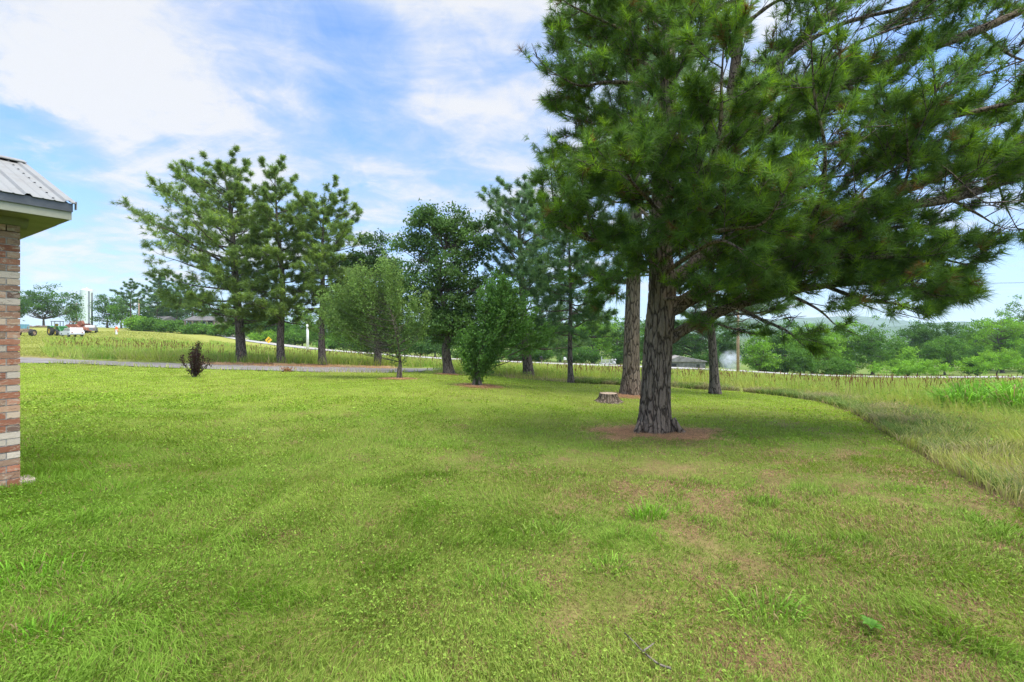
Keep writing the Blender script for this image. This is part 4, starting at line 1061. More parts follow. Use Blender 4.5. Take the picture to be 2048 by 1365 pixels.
# water tower
M['galv'] = plain('galvanised_post', (.3,.31,.31), .6, .3)
M['tank'] = plain('tank_paint', (.66,.72,.62), .5, var=.03, scale=.15)
M['pole_wood'] = plain('weathered_pole', (.27,.20,.15), .9, var=.2, scale=3)
M['pole_new'] = plain('tan_pole', (.47,.30,.20), .85, var=.15, scale=2)
M['dark_metal'] = plain('dark_metal', (.05,.05,.05), .5, .6)
M['white_paint'] = plain('white_paint', (.74,.74,.72), .5, var=.05)
M['dull_white'] = plain('dull_white', (.40,.40,.385), .7, var=.12, scale=3)
M['black_rubber'] = plain('rubber', (.025,.025,.024), .85, var=.2)
def water_tower():
    d = 225; g = G(173, d); k = d/F; h = (VH-580)*k-(g.z-HC)
    R = root('water_tower', g, 'pale green cylindrical water tower on the hilltop', 'water tower')
    r = 9.6*k
    A = Acc(); prof = [(r,-1)]
    for q in range(1, 9): prof += [(r, h*q/9-.05),(r+.05, h*q/9),(r, h*q/9+.05)]
    prof += [(r,h-.25),(r*.96,h),(r*.5,h+.35),(0,h+.5)]
    A.lathe(prof, (0,0,0), 48); A.build('tank', M['tank'], R, smooth=False)
    L_ = Acc(); L_.box((r*.93, -r*.45, h*.48), (.5,.5,h*.96)); L_.build('riser_pipe', M['galv'], R)
    B_ = Acc(); B_.lathe([(.25,0),(.25,.7),(0,.8)], (0,0,h+.4), 12); B_.build('vent', M['tank'], R)
water_tower()
def pole(u, d, vtop, r, label, mat, name='utility_pole', arm=None, group=None, street=False, vbase=None):
    g = G(u, d); k = d/F; h = HC+(VH-vtop)*k-g.z
    R = root(name, g, label, 'pole', group)
    A = Acc(); A.tube([(0,0,-.4),(0,0,h*.5),(0,0,h)], [r*1.15,r,r*.8], 12); A.build('shaft', mat, R, smooth=True)
    if arm:
        B = Acc(); B.box((0,-r-.05,h-.5), (arm,.1,.13)); B.build('crossarm', M['pole_wood'], R)
        for x in (-arm*.45, -arm*.2, arm*.2, arm*.45):
            I = Acc(); I.lathe([(.0,.16),(.05,.16),(.035,.1),(.06,.05),(.03,0)], (x,-r-.05,h-.43), 10); I.build('insulator', M['white_paint'], R)
    if street:
        B = Acc(); B.tube([(0,0,h-.3),(.6,-.1,h+.2),(1.7,-.2,h+.35)], [.05,.05,.04], 6); B.build('arm', M['dark_metal'], R)
        I = Acc(); I.tube([(1.6,-.2,h+.33),(2.1,-.25,h+.33)], [.1,.16], 8); I.build('lamp_head', M['white_paint'], R)
    return R, h
pole(153, 150, 606, .18, 'dark utility pole with a crossarm left of the water tower', M['pole_wood'], arm=4.2)
pole(184, 205, 586, .30, 'tall dark pole standing against the right side of the water tower', M['dark_metal'], name='tall_pole')
pole(278, 108, 600, .13, 'brown street light pole on the hill beside the lanky pine', M['pole_new'], name='street_light', street=True)
R1, h1 = pole(1476, 56.5, 548, .155, 'tan wooden utility pole by the highway beside the smoke', M['pole_new'], arm=2.4)
pole(615, 72, 637, .19, 'white bare pole at the highway edge between the second and third driveway pines', M['white_paint'], name='white_pole')
gp = R1.location
for sx, lab in ((-1.1,'thin power line running right from the tan pole, on the near end of its crossarm'),(1.1,'thin power line running right from the tan pole, on the far end of its crossarm')):
    a_ = np.array([gp.x+sx, gp.y-.2, gp.z+h1-.35]); b_ = np.array([75+sx, 34, terz(75,34)+h1-1])
    s_ = np.linspace(0,1,30)[:,None]; p = a_*(1-s_)+b_*s_; p[:,2] -= 1.6*4*(s_[:,0]*(1-s_[:,0]))
    tb = Tubes(); tb.add(p, np.full(30,.009), 5); tag(tb.build('power_line', M['dark_metal'], None), lab, 'cable', 'power lines')

# yellow warning sign with a bent arrow
M['sign_yellow'] = plain('sign_yellow', (.85,.48,.02), .5, var=.03)
M['black_paint_and_shade'] = plain('black_paint_and_shade', (.02,.02,.02), .5)
def sign():
    d = 84; g = G(537, d); k = d/F
    R = root('road_sign', g, 'yellow diamond warning sign with a black bent arrow on a thin post', 'sign', rz=.12)
    zc = HC+(VH-680.5)*k-g.z; s_ = .62
    A = Acc(); A.box((0,.05,zc*.5), (.07,.05,zc+.9)); A.build('post', M['galv'], R)
    A = Acc(); A.prism([(-s_,zc),(0,zc-s_),(s_,zc),(0,zc+s_)], 'y', 0, .02); pn = A.build('panel', M['sign_yellow'], R)
    A = Acc(); A.prism([(-.20,zc-.27),(-.08,zc-.27),(-.08,zc-.05),(.12,zc+.12),(.20,zc+.04),(.24,zc+.30),(-.03,zc+.26),(.05,zc+.19),(-.20,zc+.0)], 'y', -.006, -.002); A.build('arrow', M['black_paint_and_shade'], pn)
sign()
def mailbox(u, d, lab, dark=False, box2=False):
    g = G(u, d); R = root('mailbox', g, lab, 'mailbox', 'mailboxes by the highway')
    A = Acc(); A.box((0,0,.5), (.1,.1,1.1)); A.box((0,0,1.0), (.5,.12,.06)); A.build('post', M['pole_wood'], R)
    prof = [(-.13,1.03),(.13,1.03),(.13,1.18)]+[(math.cos(t)*.13, 1.18+math.sin(t)*.12) for t in np.linspace(.2,2.94,9)]+[(-.13,1.18)]
    B = Acc(); B.prism([(p[0]*1.35, 1.03+(p[1]-1.03)*1.35) for p in prof], 'y', -.33, .33); B.build('box', M['white_paint'] if not dark else M['dark_metal'], R)
mailbox(1083, 61, 'left mailbox on a dark post in front of the highway', True)
mailbox(1130, 61, 'white-topped mailbox just left of the thinnest pine trunk')
# shed, white trailer, houses
M['shed'] = plain('weathered_boards', (.22,.205,.185), .9, var=.25, scale=2)
M['shed_roof'] = plain('rusty_grey_roof', (.22,.205,.185), .8, var=.2, scale=1.2)
M['tan_siding'] = plain('tan_siding', (.42,.34,.20), .8, var=.1)
M['roof_shingle'] = plain('grey_shingles', (.10,.095,.09), .9, var=.15)
M['glass'] = plain('dark_glass', (.03,.035,.04), .08, 0, var=.05, spec=.8)
def shed():
    d = 74; g = G(1372, d); k = d/F
    R = root('shed', (g.x, g.y, HC+(VH-741)*k), 'low weathered grey shed across the highway, right of the biggest pine trunk', 'shed', rz=-.12)
    w, h, dp = 3.0, 1.35, 3.0
    A = Acc(); A.box((0,dp/2,h/2-.5), (w*2,dp,h+1.0)); A.build('wall', M['shed'], R)
    A = Acc(); A.prism([(-w-.2,h-.02),(-w-.2,h+.1),(-w*.35,h+.95),(w+.2,h+.16),(w+.2,h+.02)], 'y', -.25, dp+.25); A.build('roof', M['shed_roof'], R)
    A = Acc(); A.box((-w*.72,-.02,.6), (1.3,.06,.9)); A.build('opening_shade', M['black_paint_and_shade'], R)  # black panel on the wall, stands in for the shade inside an open bay
    A = Acc(); A.box((w*.62,-.02,.6), (.5,.06,.7)); A.build('window', M['glass'], R)
shed()
def trailer():
    d = 74; g = G(1212, d); k = d/F
    R = root('utility_trailer', (g.x, g.y, HC+(VH-734)*k), 'small white trailer with slatted sides parked across the highway', 'trailer', rz=.15)
    A = Acc(); A.box((0,0,.55), (2.0,1.3,.10)); A.build('bed', M['dull_white'], R)
    for x, hh in ((-.95,1.1),(-.3,.6),(.35,.6),(.95,.7)):
        A = Acc(); A.box((x,-.62,.6+hh/2), (.14,.06,hh)); A.build('stake', M['dull_white'], R)
    A = Acc(); A.box((0,-.6,.95), (1.95,.04,.12)); A.box((0,-.6,1.15), (1.95,.04,.10)); A.build('slats', M['dull_white'], R)
    for x in (-.35,.35): wheel(R, (x,-.6,.27), .27, .18, 'y', M['dull_white'])
    A = Acc(); A.tube([(.95,0,.5),(1.8,0,.4)], .05, 6); A.build('drawbar', M['dull_white'], R)
def wheel(parent, c, r, w, axis, rim):
    A = Acc(); A.lathe([(r*.55,-w/2),(r*.9,-w/2),(r,-w*.3),(r,w*.3),(r*.9,w/2),(r*.55,w/2)], c, 22, axis); wh = A.build('wheel', M['black_rubber'], parent)
    B = Acc(); B.lathe([(0,-w*.28),(r*.2,-w*.34),(r*.5,-w*.2),(r*.56,-w*.42),(r*.56,w*.42),(r*.5,w*.2),(r*.2,w*.34),(0,w*.28)], c, 18, axis); B.build('rim', rim, wh)
    return wh
trailer()
def statue_sign():
    d = 74.5; g = G(1228, d); k = d/F
    R = root('yard_ornament', (g.x, g.y, HC+(VH-733)*k), 'small white rounded yard marker on a post right of the white trailer', 'marker')
    A = Acc(); A.tube([(0,0,-.3),(0,0,.5)], .06, 8); A.build('post', M['dull_white'], R)
    A = Acc(); A.lathe([(0,.25),(.22,.3),(.30,.55),(.22,.8),(0,.85)], (0,0,0), 16); A.lathe([(0,.85),(.14,.9),(.18,1.05),(.1,1.2),(0,1.22)], (-.22,0,0), 12); A.lathe([(0,.85),(.14,.9),(.18,1.05),(.1,1.2),(0,1.22)], (.22,0,0), 12); A.build('marker_body', M['dull_white'], R, smooth=True)
statue_sign()
def house(u, d, w, h, dp, lab, vb, wallm, rz=0, porch=True, rise=1.1):
    g = G(u, d); k = d/F
    R = root('farm_house', (g.x, g.y, HC+(VH-vb)*k), lab, 'house', rz=rz)
    A = Acc(); A.box((0,dp/2,h/2-.6), (w,dp,h+1.2)); A.build('wall', M[wallm], R)
    A = Acc(); A.prism([(-.9,h-.05),(-.9,h+.08),(dp/2,h+rise),(dp+.6,h+.08),(dp+.6,h-.05)], 'x', -w/2-.5, w/2+.5); A.build('roof', M['roof_shingle'], R)
    for x in (-w*.33, w*.02):
        A = Acc(); A.box((x,-.03,1.45), (1.3,.1,1.2)); f = A.build('window', M['white_paint'], R); A = Acc(); A.box((x,-.09,1.45), (1.1,.04,1.0)); A.build('pane', M['glass'], f)
    A = Acc(); A.box((w*.27,-.03,1.05), (1.0,.1,2.1)); A.build('door', M['dark_metal'], R)
    if porch:
        for x in np.linspace(-w/2, w/2, 5):
            A = Acc(); A.box((x,-.8,h/2-.5), (.22,.22,h+.9)); A.build('post', M['pole_wood'], R)
house(404, 101, 6.0, 2.2, 6, 'tan house with a dark porch half hidden by the driveway pine', 662, 'tan_siding', .1)
house(316, 106, 3.0, 1.5, 3, 'small grey-roofed shed behind the hill pines', 655, 'shed', -.1, porch=False)

# ================================================================ OLD MACHINERY ON THE HILL
M['tractor_green'] = plain('tractor_green', (.03,.16,.035), .4, var=.15, dirt=(.08,.13,.04), dirt_amt=.3)
M['rim_yellow'] = plain('rim_yellow', (.55,.38,.03), .6)
M['rust'] = plain('rust', (.22,.07,.04), .85, var=.3, scale=3, dirt=(.30,.14,.09), dirt_amt=.45)
M['rust_tan'] = plain('rust_tan', (.30,.20,.13), .85, var=.3, scale=3)
M['car_white'] = plain('old_white_paint', (.68,.69,.70), .35, var=.08, dirt=(.45,.36,.29), dirt_amt=.3)
M['car_grey'] = plain('faded_grey_paint', (.10,.105,.11), .4, var=.1)
M['car_maroon'] = plain('maroon_paint', (.13,.03,.03), .45, var=.15)
M['blue_steel'] = plain('blue_steel', (.12,.28,.36), .6, var=.15)
M['dull_pane'] = plain('dusty_glass', (.30,.28,.25), .3, var=.3, scale=2)
M['orange'] = plain('orange_paint', (.75,.16,.03), .5)
def at_hill(name, u, vb, d, label, cat, rz=0, group=None):
    g = G(u, d); return root(name, (g.x, g.y, g.z), label, cat, group, rz)
def tractor():
    R = at_hill('tractor', 118, 672, 79, 'green farm tractor with canopy and front loader on the hill', 'tractor', -.45)
    A = Acc(); A.box((.65,0,1.15), (1.7,.75,.62)); A.box((-.45,0,.95), (1.0,.7,.6)); A.prism([(-.1,1.4),(1.5,1.35),(1.55,1.5),(1.3,1.58),(-.1,1.62)], 'y', -.36, .36); A.build('body', M['tractor_green'], R)
    for s_ in (-1,1):
        wheel(R, (-.65,s_*.85,.80), .80, .46, 'y', M['rim_yellow']); wheel(R, (1.15,s_*.75,.52), .52, .32, 'y', M['rim_yellow'])
        A = Acc(); A.prism([(-1.45,1.35),(-1.2,1.68),(-.3,1.68),(.05,1.45),(-.3,1.58),(-1.2,1.58)], 'y', s_*.85-.24, s_*.85+.24); A.build('fender', M['tractor_green'], R)
        A = Acc(); A.tube([(.2,s_*.52,1.45),(1.3,s_*.55,1.5),(2.3,s_*.55,.55)], .09, 6); A.build('loader_arm', M['tractor_green'], R)
    A = Acc(); A.prism([(2.2,.15),(2.8,.1),(2.85,.2),(2.4,.75),(2.25,.75)], 'y', -.95, .95); A.build('bucket', M['dark_metal'], R)
    A = Acc(); A.box((-.6,0,2.45), (1.5,1.3,.10)); A.build('canopy', M['dark_metal'], R)
    for x in (-1.15, -.0):
        for s_ in (-.55,.55):
            A = Acc(); A.tube([(x,s_,1.3),(x,s_,2.42)], .045, 6); A.build('canopy_post', M['dark_metal'], R)
    A = Acc(); A.box((-.7,0,1.5), (.5,.5,.12)); A.box((-.95,0,1.8), (.1,.5,.55)); A.build('seat', M['rim_yellow'], R)
    A = Acc(); A.tube([(1.0,-.2,1.5),(1.0,-.2,2.2)], .05, 8); A.build('exhaust', M['dark_metal'], R)
tractor()
def axle():
    R = at_hill('farm_cart', 50, 672, 76, 'rusty four-wheeled farm cart frame standing left of the green tractor', 'farm cart', .15)
    A = Acc(); A.box((0,0,.72), (2.3,.25,.22)); A.box((0,.9,.75), (2.0,.22,.2)); A.box((-.7,.45,.95), (.2,1.3,.2)); A.box((.7,.45,.95), (.2,1.3,.2)); A.box((0,.3,1.05), (1.1,.9,.35)); A.tube([(0,.4,1.2),(.15,.4,1.7)], .05, 6); A.build('frame', M['rust_tan'], R)
    for x in (-1.25,-.95,.95,1.25): wheel(R, (x,0,.55), .55, .24, 'x', M['rust_tan'])
axle()
def wagon(name, u, d, label, paint, rz, glass, glass2='dull_pane'):
    R = at_hill(name, u, 0, d, label, 'car', rz, 'old cars on the hill')
    low = [(-2.1,.35),(2.1,.35),(2.15,.62),(2.05,.86),(.95,.95),(-2.05,.98),(-2.15,.6)]
    A = Acc(); A.prism(low, 'y', -.85, .85); A.prism([(1.0,.93),(.45,1.42),(-1.7,1.46),(-2.05,.96)], 'y', -.74, .74); A.build('body', M[paint], R)
    for s_ in (-1,1):
        A = Acc(); A.prism([(.78,.99),(.40,1.36),(-.35,1.38),(-.35,.99)], 'y', s_*.745-.006, s_*.745+.006); A.prism([(-.45,.99),(-.45,1.38),(-1.5,1.39),(-1.75,1.0)], 'y', s_*.745-.006, s_*.745+.006); A.build('side_window', M[glass2], R)
        for x in (-1.35,1.35): wheel(R, (x,s_*.76,.33), .33, .2, 'y', M['galv'])
    def quad(nm, p0, p1, y, mm):
        dx, dz = p1[0]-p0[0], p1[1]-p0[1]; l = math.hypot(dx,dz); n_ = (-dz/l*.01, dx/l*.01)
        if n_[1] < 0: n_ = (-n_[0], -n_[1])
        A = Acc(); A.prism([(p0[0]+n_[0],p0[1]+n_[1]),(p1[0]+n_[0],p1[1]+n_[1]),(p1[0]-n_[0],p1[1]-n_[1]),(p0[0]-n_[0],p0[1]-n_[1])], 'y', -y, y); A.build(nm, M[mm], R)
    quad('windscreen', (.95,.99),(.52,1.37), .64, glass); quad('rear_window', (-2.0,1.02),(-1.76,1.40), .62, glass)
    for s_ in (-.6,.6):
        A = Acc(); A.box((-2.14,s_,.72), (.05,.22,.14)); A.build('tail_light', M['rust'], R); A = Acc(); A.box((2.12,s_,.7), (.05,.26,.16)); A.build('headlight', M['white_paint'], R)
    A = Acc(); A.box((-2.2,0,.48), (.12,1.6,.14)); A.build('bumper', M['galv'], R); A = Acc(); A.box((2.2,0,.48), (.12,1.6,.14)); A.build('bumper', M['galv'], R)
wagon('old_car', 144, 72, 'old white hatchback car sunk in tall weeds in front of the red machine', 'car_white', math.radians(150), 'dull_pane')
wagon('old_car', 182, 88, 'faded dark grey hatchback parked on the hill right of the red machine', 'car_grey', math.radians(128), 'dull_pane')
def red_machine():
    R = at_hill('hay_baler', 152, 0, 84, 'rusty red hay machine standing between the tractor and the grey car', 'farm machine', .2)
    A = Acc(); A.prism([(-1.4,.7),(-1.5,1.2),(-1.0,1.75),(.4,1.8),(.9,1.3),(1.5,1.2),(1.6,.8),(.6,.6)], 'y', -.8, .8); A.build('body', M['rust'], R)
    A = Acc(); A.prism([(.3,1.7),(.5,2.3),(1.0,2.45),(1.2,1.9),(.9,1.4)], 'y', -.35, .35); A.tube([(-1.2,0,1.6),(-.9,0,2.2),(.3,0,2.2)], .07, 6); A.build('chute', M['rust'], R)
    for s_ in (-1,1): wheel(R, (-.3,s_*.95,.45), .45, .25, 'y', M['rust'])
    A = Acc(); A.tube([(1.4,0,.8),(2.6,-.2,.55)], .08, 6); A.build('drawbar', M['rust'], R)
    A = Acc(); A.lathe([(.1,-.12),(.4,-.1),(.42,0),(.4,.1),(.1,.12)], (-.6,-.9,1.1), 16, 'y'); A.build('flywheel', M['rust'], R)
red_machine()
def maroon():
    R = at_hill('farm_cart', 165, 0, 90, 'dark maroon wheeled cart just left of the grey car', 'farm cart', .3)
    A = Acc(); A.prism([(-1.0,.7),(-1.0,1.3),(-.2,1.3),(.2,1.75),(1.0,1.75),(1.0,.7)], 'y', -.6, .6); A.build('body', M['car_maroon'], R)
    for x in (-.6,.6):
        for s_ in (-1,1): wheel(R, (x,s_*.7,.45), .45, .25, 'y', M['rust'])
maroon()
def container():
    R = at_hill('steel_tank', 36, 0, 88, 'blue steel box tank on the hill behind the rusty cart', 'tank', .05)
    A = Acc(); A.box((0,0,1.0), (2.6,1.6,1.1)); A.box((0,-.82,1.0), (2.5,.04,.08)); A.build('body', M['blue_steel'], R)
    for x in (-1.0,1.0):
        A = Acc(); A.box((x,0,.2), (.2,1.5,.6)); A.build('leg', M['rust_tan'], R)
container()
def hydrant():
    R = at_hill('marker_post', 233, 0, 80, 'white marker post with an orange top in the weeds on the hill', 'marker')
    A = Acc(); A.lathe([(.16,-.1),(.16,.75),(.20,.78),(.20,.85),(.14,.9)], (0,0,0), 14); A.build('barrel', M['white_paint'], R)
    A = Acc(); A.lathe([(.2,.86),(.2,1.1),(.12,1.35),(0,1.42)], (0,0,0), 14); A.build('cap', M['orange'], R)
    A = Acc(); A.tube([(-.3,0,.6),(.3,0,.6)], .08, 8); A.build('outlet', M['orange'], R)
hydrant()
def brush():
    global rng
    rng = np.random.default_rng(88); R = at_hill('brush_pile', 68, 0, 112, 'long pile of dead branches lying under the hilltop oak', 'brush pile')
    tb = Tubes()
    for q in range(46):
        x = rng.uniform(-3.4,2.6); a_ = rng.normal()*.25; l = rng.uniform(.8,2.0)
        p0 = np.array([x, rng.uniform(-.4,.4), rng.uniform(.08,.4)]); tb.add(np.array([p0, p0+np.array([l*.5, rng.normal()*.2, .12+a_*.2]), p0+np.array([l, rng.normal()*.3, a_*.5])]), [.07,.05,.02], 5)
    tb.build('branches', M['pole_wood'], R)
brush()

# ================================================================ GRASS, WEEDS, LITTER
def sample_polar(n, d0, d1, u0, u1, p):
    """ground points, density falling as d**-p"""
    q = 2-p; r = rng.random(n); d = (d0**q+r*(d1**q-d0**q))**(1/q); u = rng.uniform(u0, u1, n)
    return (u-U0)/F*d, d
def blades(name, x, y, h, w, lean, col, label, cat, tipcol=None, two=None, zoff=0):
    n = len(x); z = ter(x, y)-.012+zoff; z = z+np.where(inpoly(x, y, LAWN) | (np.hypot(x,y) > 60), 0, .10*sst(edge_dist(x, y), 0, 1.2)); az = rng.uniform(0, 6.283, n); la = 12.5*vn(x*1.1, y*1.1, 77)+rng.normal(size=n)*.9
    b = np.stack([x,y,z],1); side = np.stack([np.cos(az),np.sin(az),np.zeros(n)],1)*w[:,None]*.5
    ld = np.stack([np.cos(la),np.sin(la),np.zeros(n)],1)*(h*lean)[:,None]
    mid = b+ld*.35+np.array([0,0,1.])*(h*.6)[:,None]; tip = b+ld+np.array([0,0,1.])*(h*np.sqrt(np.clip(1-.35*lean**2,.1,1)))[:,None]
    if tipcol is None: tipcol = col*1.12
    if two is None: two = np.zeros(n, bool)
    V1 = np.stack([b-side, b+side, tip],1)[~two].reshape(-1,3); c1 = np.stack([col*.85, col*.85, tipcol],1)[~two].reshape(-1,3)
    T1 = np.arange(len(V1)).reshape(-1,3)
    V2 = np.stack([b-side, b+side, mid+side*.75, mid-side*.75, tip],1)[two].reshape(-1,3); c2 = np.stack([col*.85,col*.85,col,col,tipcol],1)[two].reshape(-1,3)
    q = np.arange(two.sum())[:,None]*5+len(V1); Q2 = q+np.array([[0,1,2,3]]); T2 = q+np.array([[3,2,4]])
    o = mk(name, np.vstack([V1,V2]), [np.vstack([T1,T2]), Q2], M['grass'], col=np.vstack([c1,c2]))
    return tag(o, label, cat, kind='stuff')
rng = np.random.default_rng(101)
def lawn():
    x, y = sample_polar(620000, 1.35, 32, -160, 2210, 1.72)
    xe = rng.uniform(-9, 9, 200000); ye = rng.uniform(-3, 8, 200000); ke = np.abs(xe) > np.abs(ye)*1.1+(ye < 0)*0; x = np.concatenate([x, xe[ke | (ye < 1.3)]]); y = np.concatenate([y, ye[ke | (ye < 1.3)]])
    inl, ind, inr, bey = ground_regions(x, y); x, y = x[inl], y[inl]
    st = straw_amt(x, y); dr = dry_amt(x, y)
    keep = rng.random(len(x)) > np.maximum(st*.9, dr*.42); hw = (x+5.1)*(-.848)+(y-4.75)*.53; he = (x+5.1)*.53+(y-4.75)*.848
    keep &= ~((he < .02) & (hw > -.02) & (hw < 2.9)); x, y, dr = x[keep], y[keep], dr[keep]
    n = len(x); d = np.hypot(x, y)
    tuft = sst(fbm(x*2.6+7, y*2.6, 61), .54, .74)*sst(d, 14, 6); lush = sst(-x/np.maximum(y,1), .2, .95)*sst(d, 14, 5)
    h = (.034+.034*rng.random(n))*(1+.6*tuft+.6*lush*vn(x*1.7,y*1.7,4))*(1-.3*dr); w = np.maximum(.0042, .00125*d)*rng.uniform(.7,1.35,n)*(1+.35*tuft)
    c = lawn_col(x, y)*rng.uniform(.68,1.32,(n,1)); c = mixc(c, (.15,.29,.028), tuft*.4)
    tan = rng.random(n) < (.05+.34*dr); c[tan] = np.array((.26,.185,.085))*rng.uniform(.6,1.2,(tan.sum(),1))
    blades('lawn_grass', x, y, h, w, rng.uniform(.15,1.25,n), c, 'mown lawn grass with greener tufts and thin dry patches', 'grass', two=d < 5.5)
    # little round-leaved weeds and clover
    x, y = sample_polar(300000, 1.35, 13, -160, 2210, 1.95); inl, ind, inr, bey = ground_regions(x, y)
    p = .75*sst(fbm(x*1.5+40, y*1.5, 71), .36, .6)*(.35+.65*sst(-x/np.maximum(y,1), -.45, .55)); hw = (x+5.1)*(-.848)+(y-4.75)*.53; he = (x+5.1)*.53+(y-4.75)*.848
    k = inl & (rng.random(len(x)) < p) & (straw_amt(x,y) < .4) & ~((he < .02) & (hw > -.02)); x, y = x[k], y[k]; n = len(x); d = np.hypot(x,y)
    cen = np.stack([x, y, ter(x,y)+rng.uniform(.012,.045,n)],1)
    c = mixc(lawn_col(x,y)*.95, (.17,.30,.04), fbm(x*2,y*2,9)*.6)*rng.uniform(.65,1.35,(n,1))
    o = leaf_mesh('lawn_weeds', cen, np.maximum(.014,.0032*d)*rng.choice([.7,.9,1.15],n), c, None, 1.3, 'grass', .8); tag(o, 'clover and small broad-leaved weeds growing through the lawn', 'weeds', kind='stuff')
    # dry thatch lying on the soil
    x, y = sample_polar(150000, 1.35, 14, -160, 2210, 1.8); inl, ind, inr, bey = ground_regions(x, y)
    k = inl & (rng.random(len(x)) < .10+.9*dry_amt(x,y)); x, y = x[k], y[k]; n = len(x); d = np.hypot(x,y)
    a_ = rng.uniform(0,6.283,n); l = rng.uniform(.03,.10,n); dv = np.stack([np.cos(a_)*l, np.sin(a_)*l, rng.uniform(-.002,.02,n)],1)
    b = np.stack([x,y,ter(x,y)+.008],1); s_ = np.stack([-np.sin(a_),np.cos(a_),np.zeros(n)],1)*(np.maximum(.0018,.0007*d))[:,None]
    c = np.repeat(np.array((.30,.19,.105))*rng.uniform(.45,1.3,(n,1)), 3, 0)
    o = mk('dry_thatch', np.stack([b-s_, b+s_, b+dv],1).reshape(-1,3), [np.arange(n*3).reshape(-1,3)], M['grass'], col=c); tag(o, 'dry brown clippings lying in the thin patches of lawn', 'dead grass', kind='stuff')
lawn()
def pine_straw():
    X, Y = [], []
    for cx, cyy, r in STRAW:
        n = int(9000*r*min(1, 12/cyy)); a_ = rng.uniform(0,6.283,n); rr = r*np.sqrt(rng.random(n))*rng.uniform(.4,1.25,n); X.append(cx+np.cos(a_)*rr); Y.append(cyy+np.sin(a_)*rr*.95)
    x = np.concatenate(X); y = np.concatenate(Y); k = rng.random(len(x)) < straw_amt(x,y)+.12; x, y = x[k], y[k]; n = len(x); d = np.hypot(x,y)
    a_ = rng.uniform(0,6.283,n); l = rng.uniform(.09,.19,n); dv = np.stack([np.cos(a_)*l, np.sin(a_)*l, rng.uniform(-.01,.035,n)],1)
    b = np.stack([x,y,ter(x,y)+rng.uniform(.004,.03,n)],1); s_ = np.stack([-np.sin(a_),np.cos(a_),np.zeros(n)],1)*(np.maximum(.0015,.00045*d))[:,None]
    c = np.repeat(np.array((.50,.31,.17))*rng.uniform(.5,1.45,(n,1)), 3, 0)
    o = mk('pine_straw', np.stack([b-s_, b+s_, b+dv],1).reshape(-1,3), [np.arange(n*3).reshape(-1,3)], M['grass'], col=c); tag(o, 'reddish brown fallen pine needles round the tree bases', 'pine needles', kind='stuff')
pine_straw()
def road_dist(x, y):
    best = np.full(len(x), 1e9)
    for p in rc: best = np.minimum(best, np.hypot(x-p[0], y-p[1]))
    return best
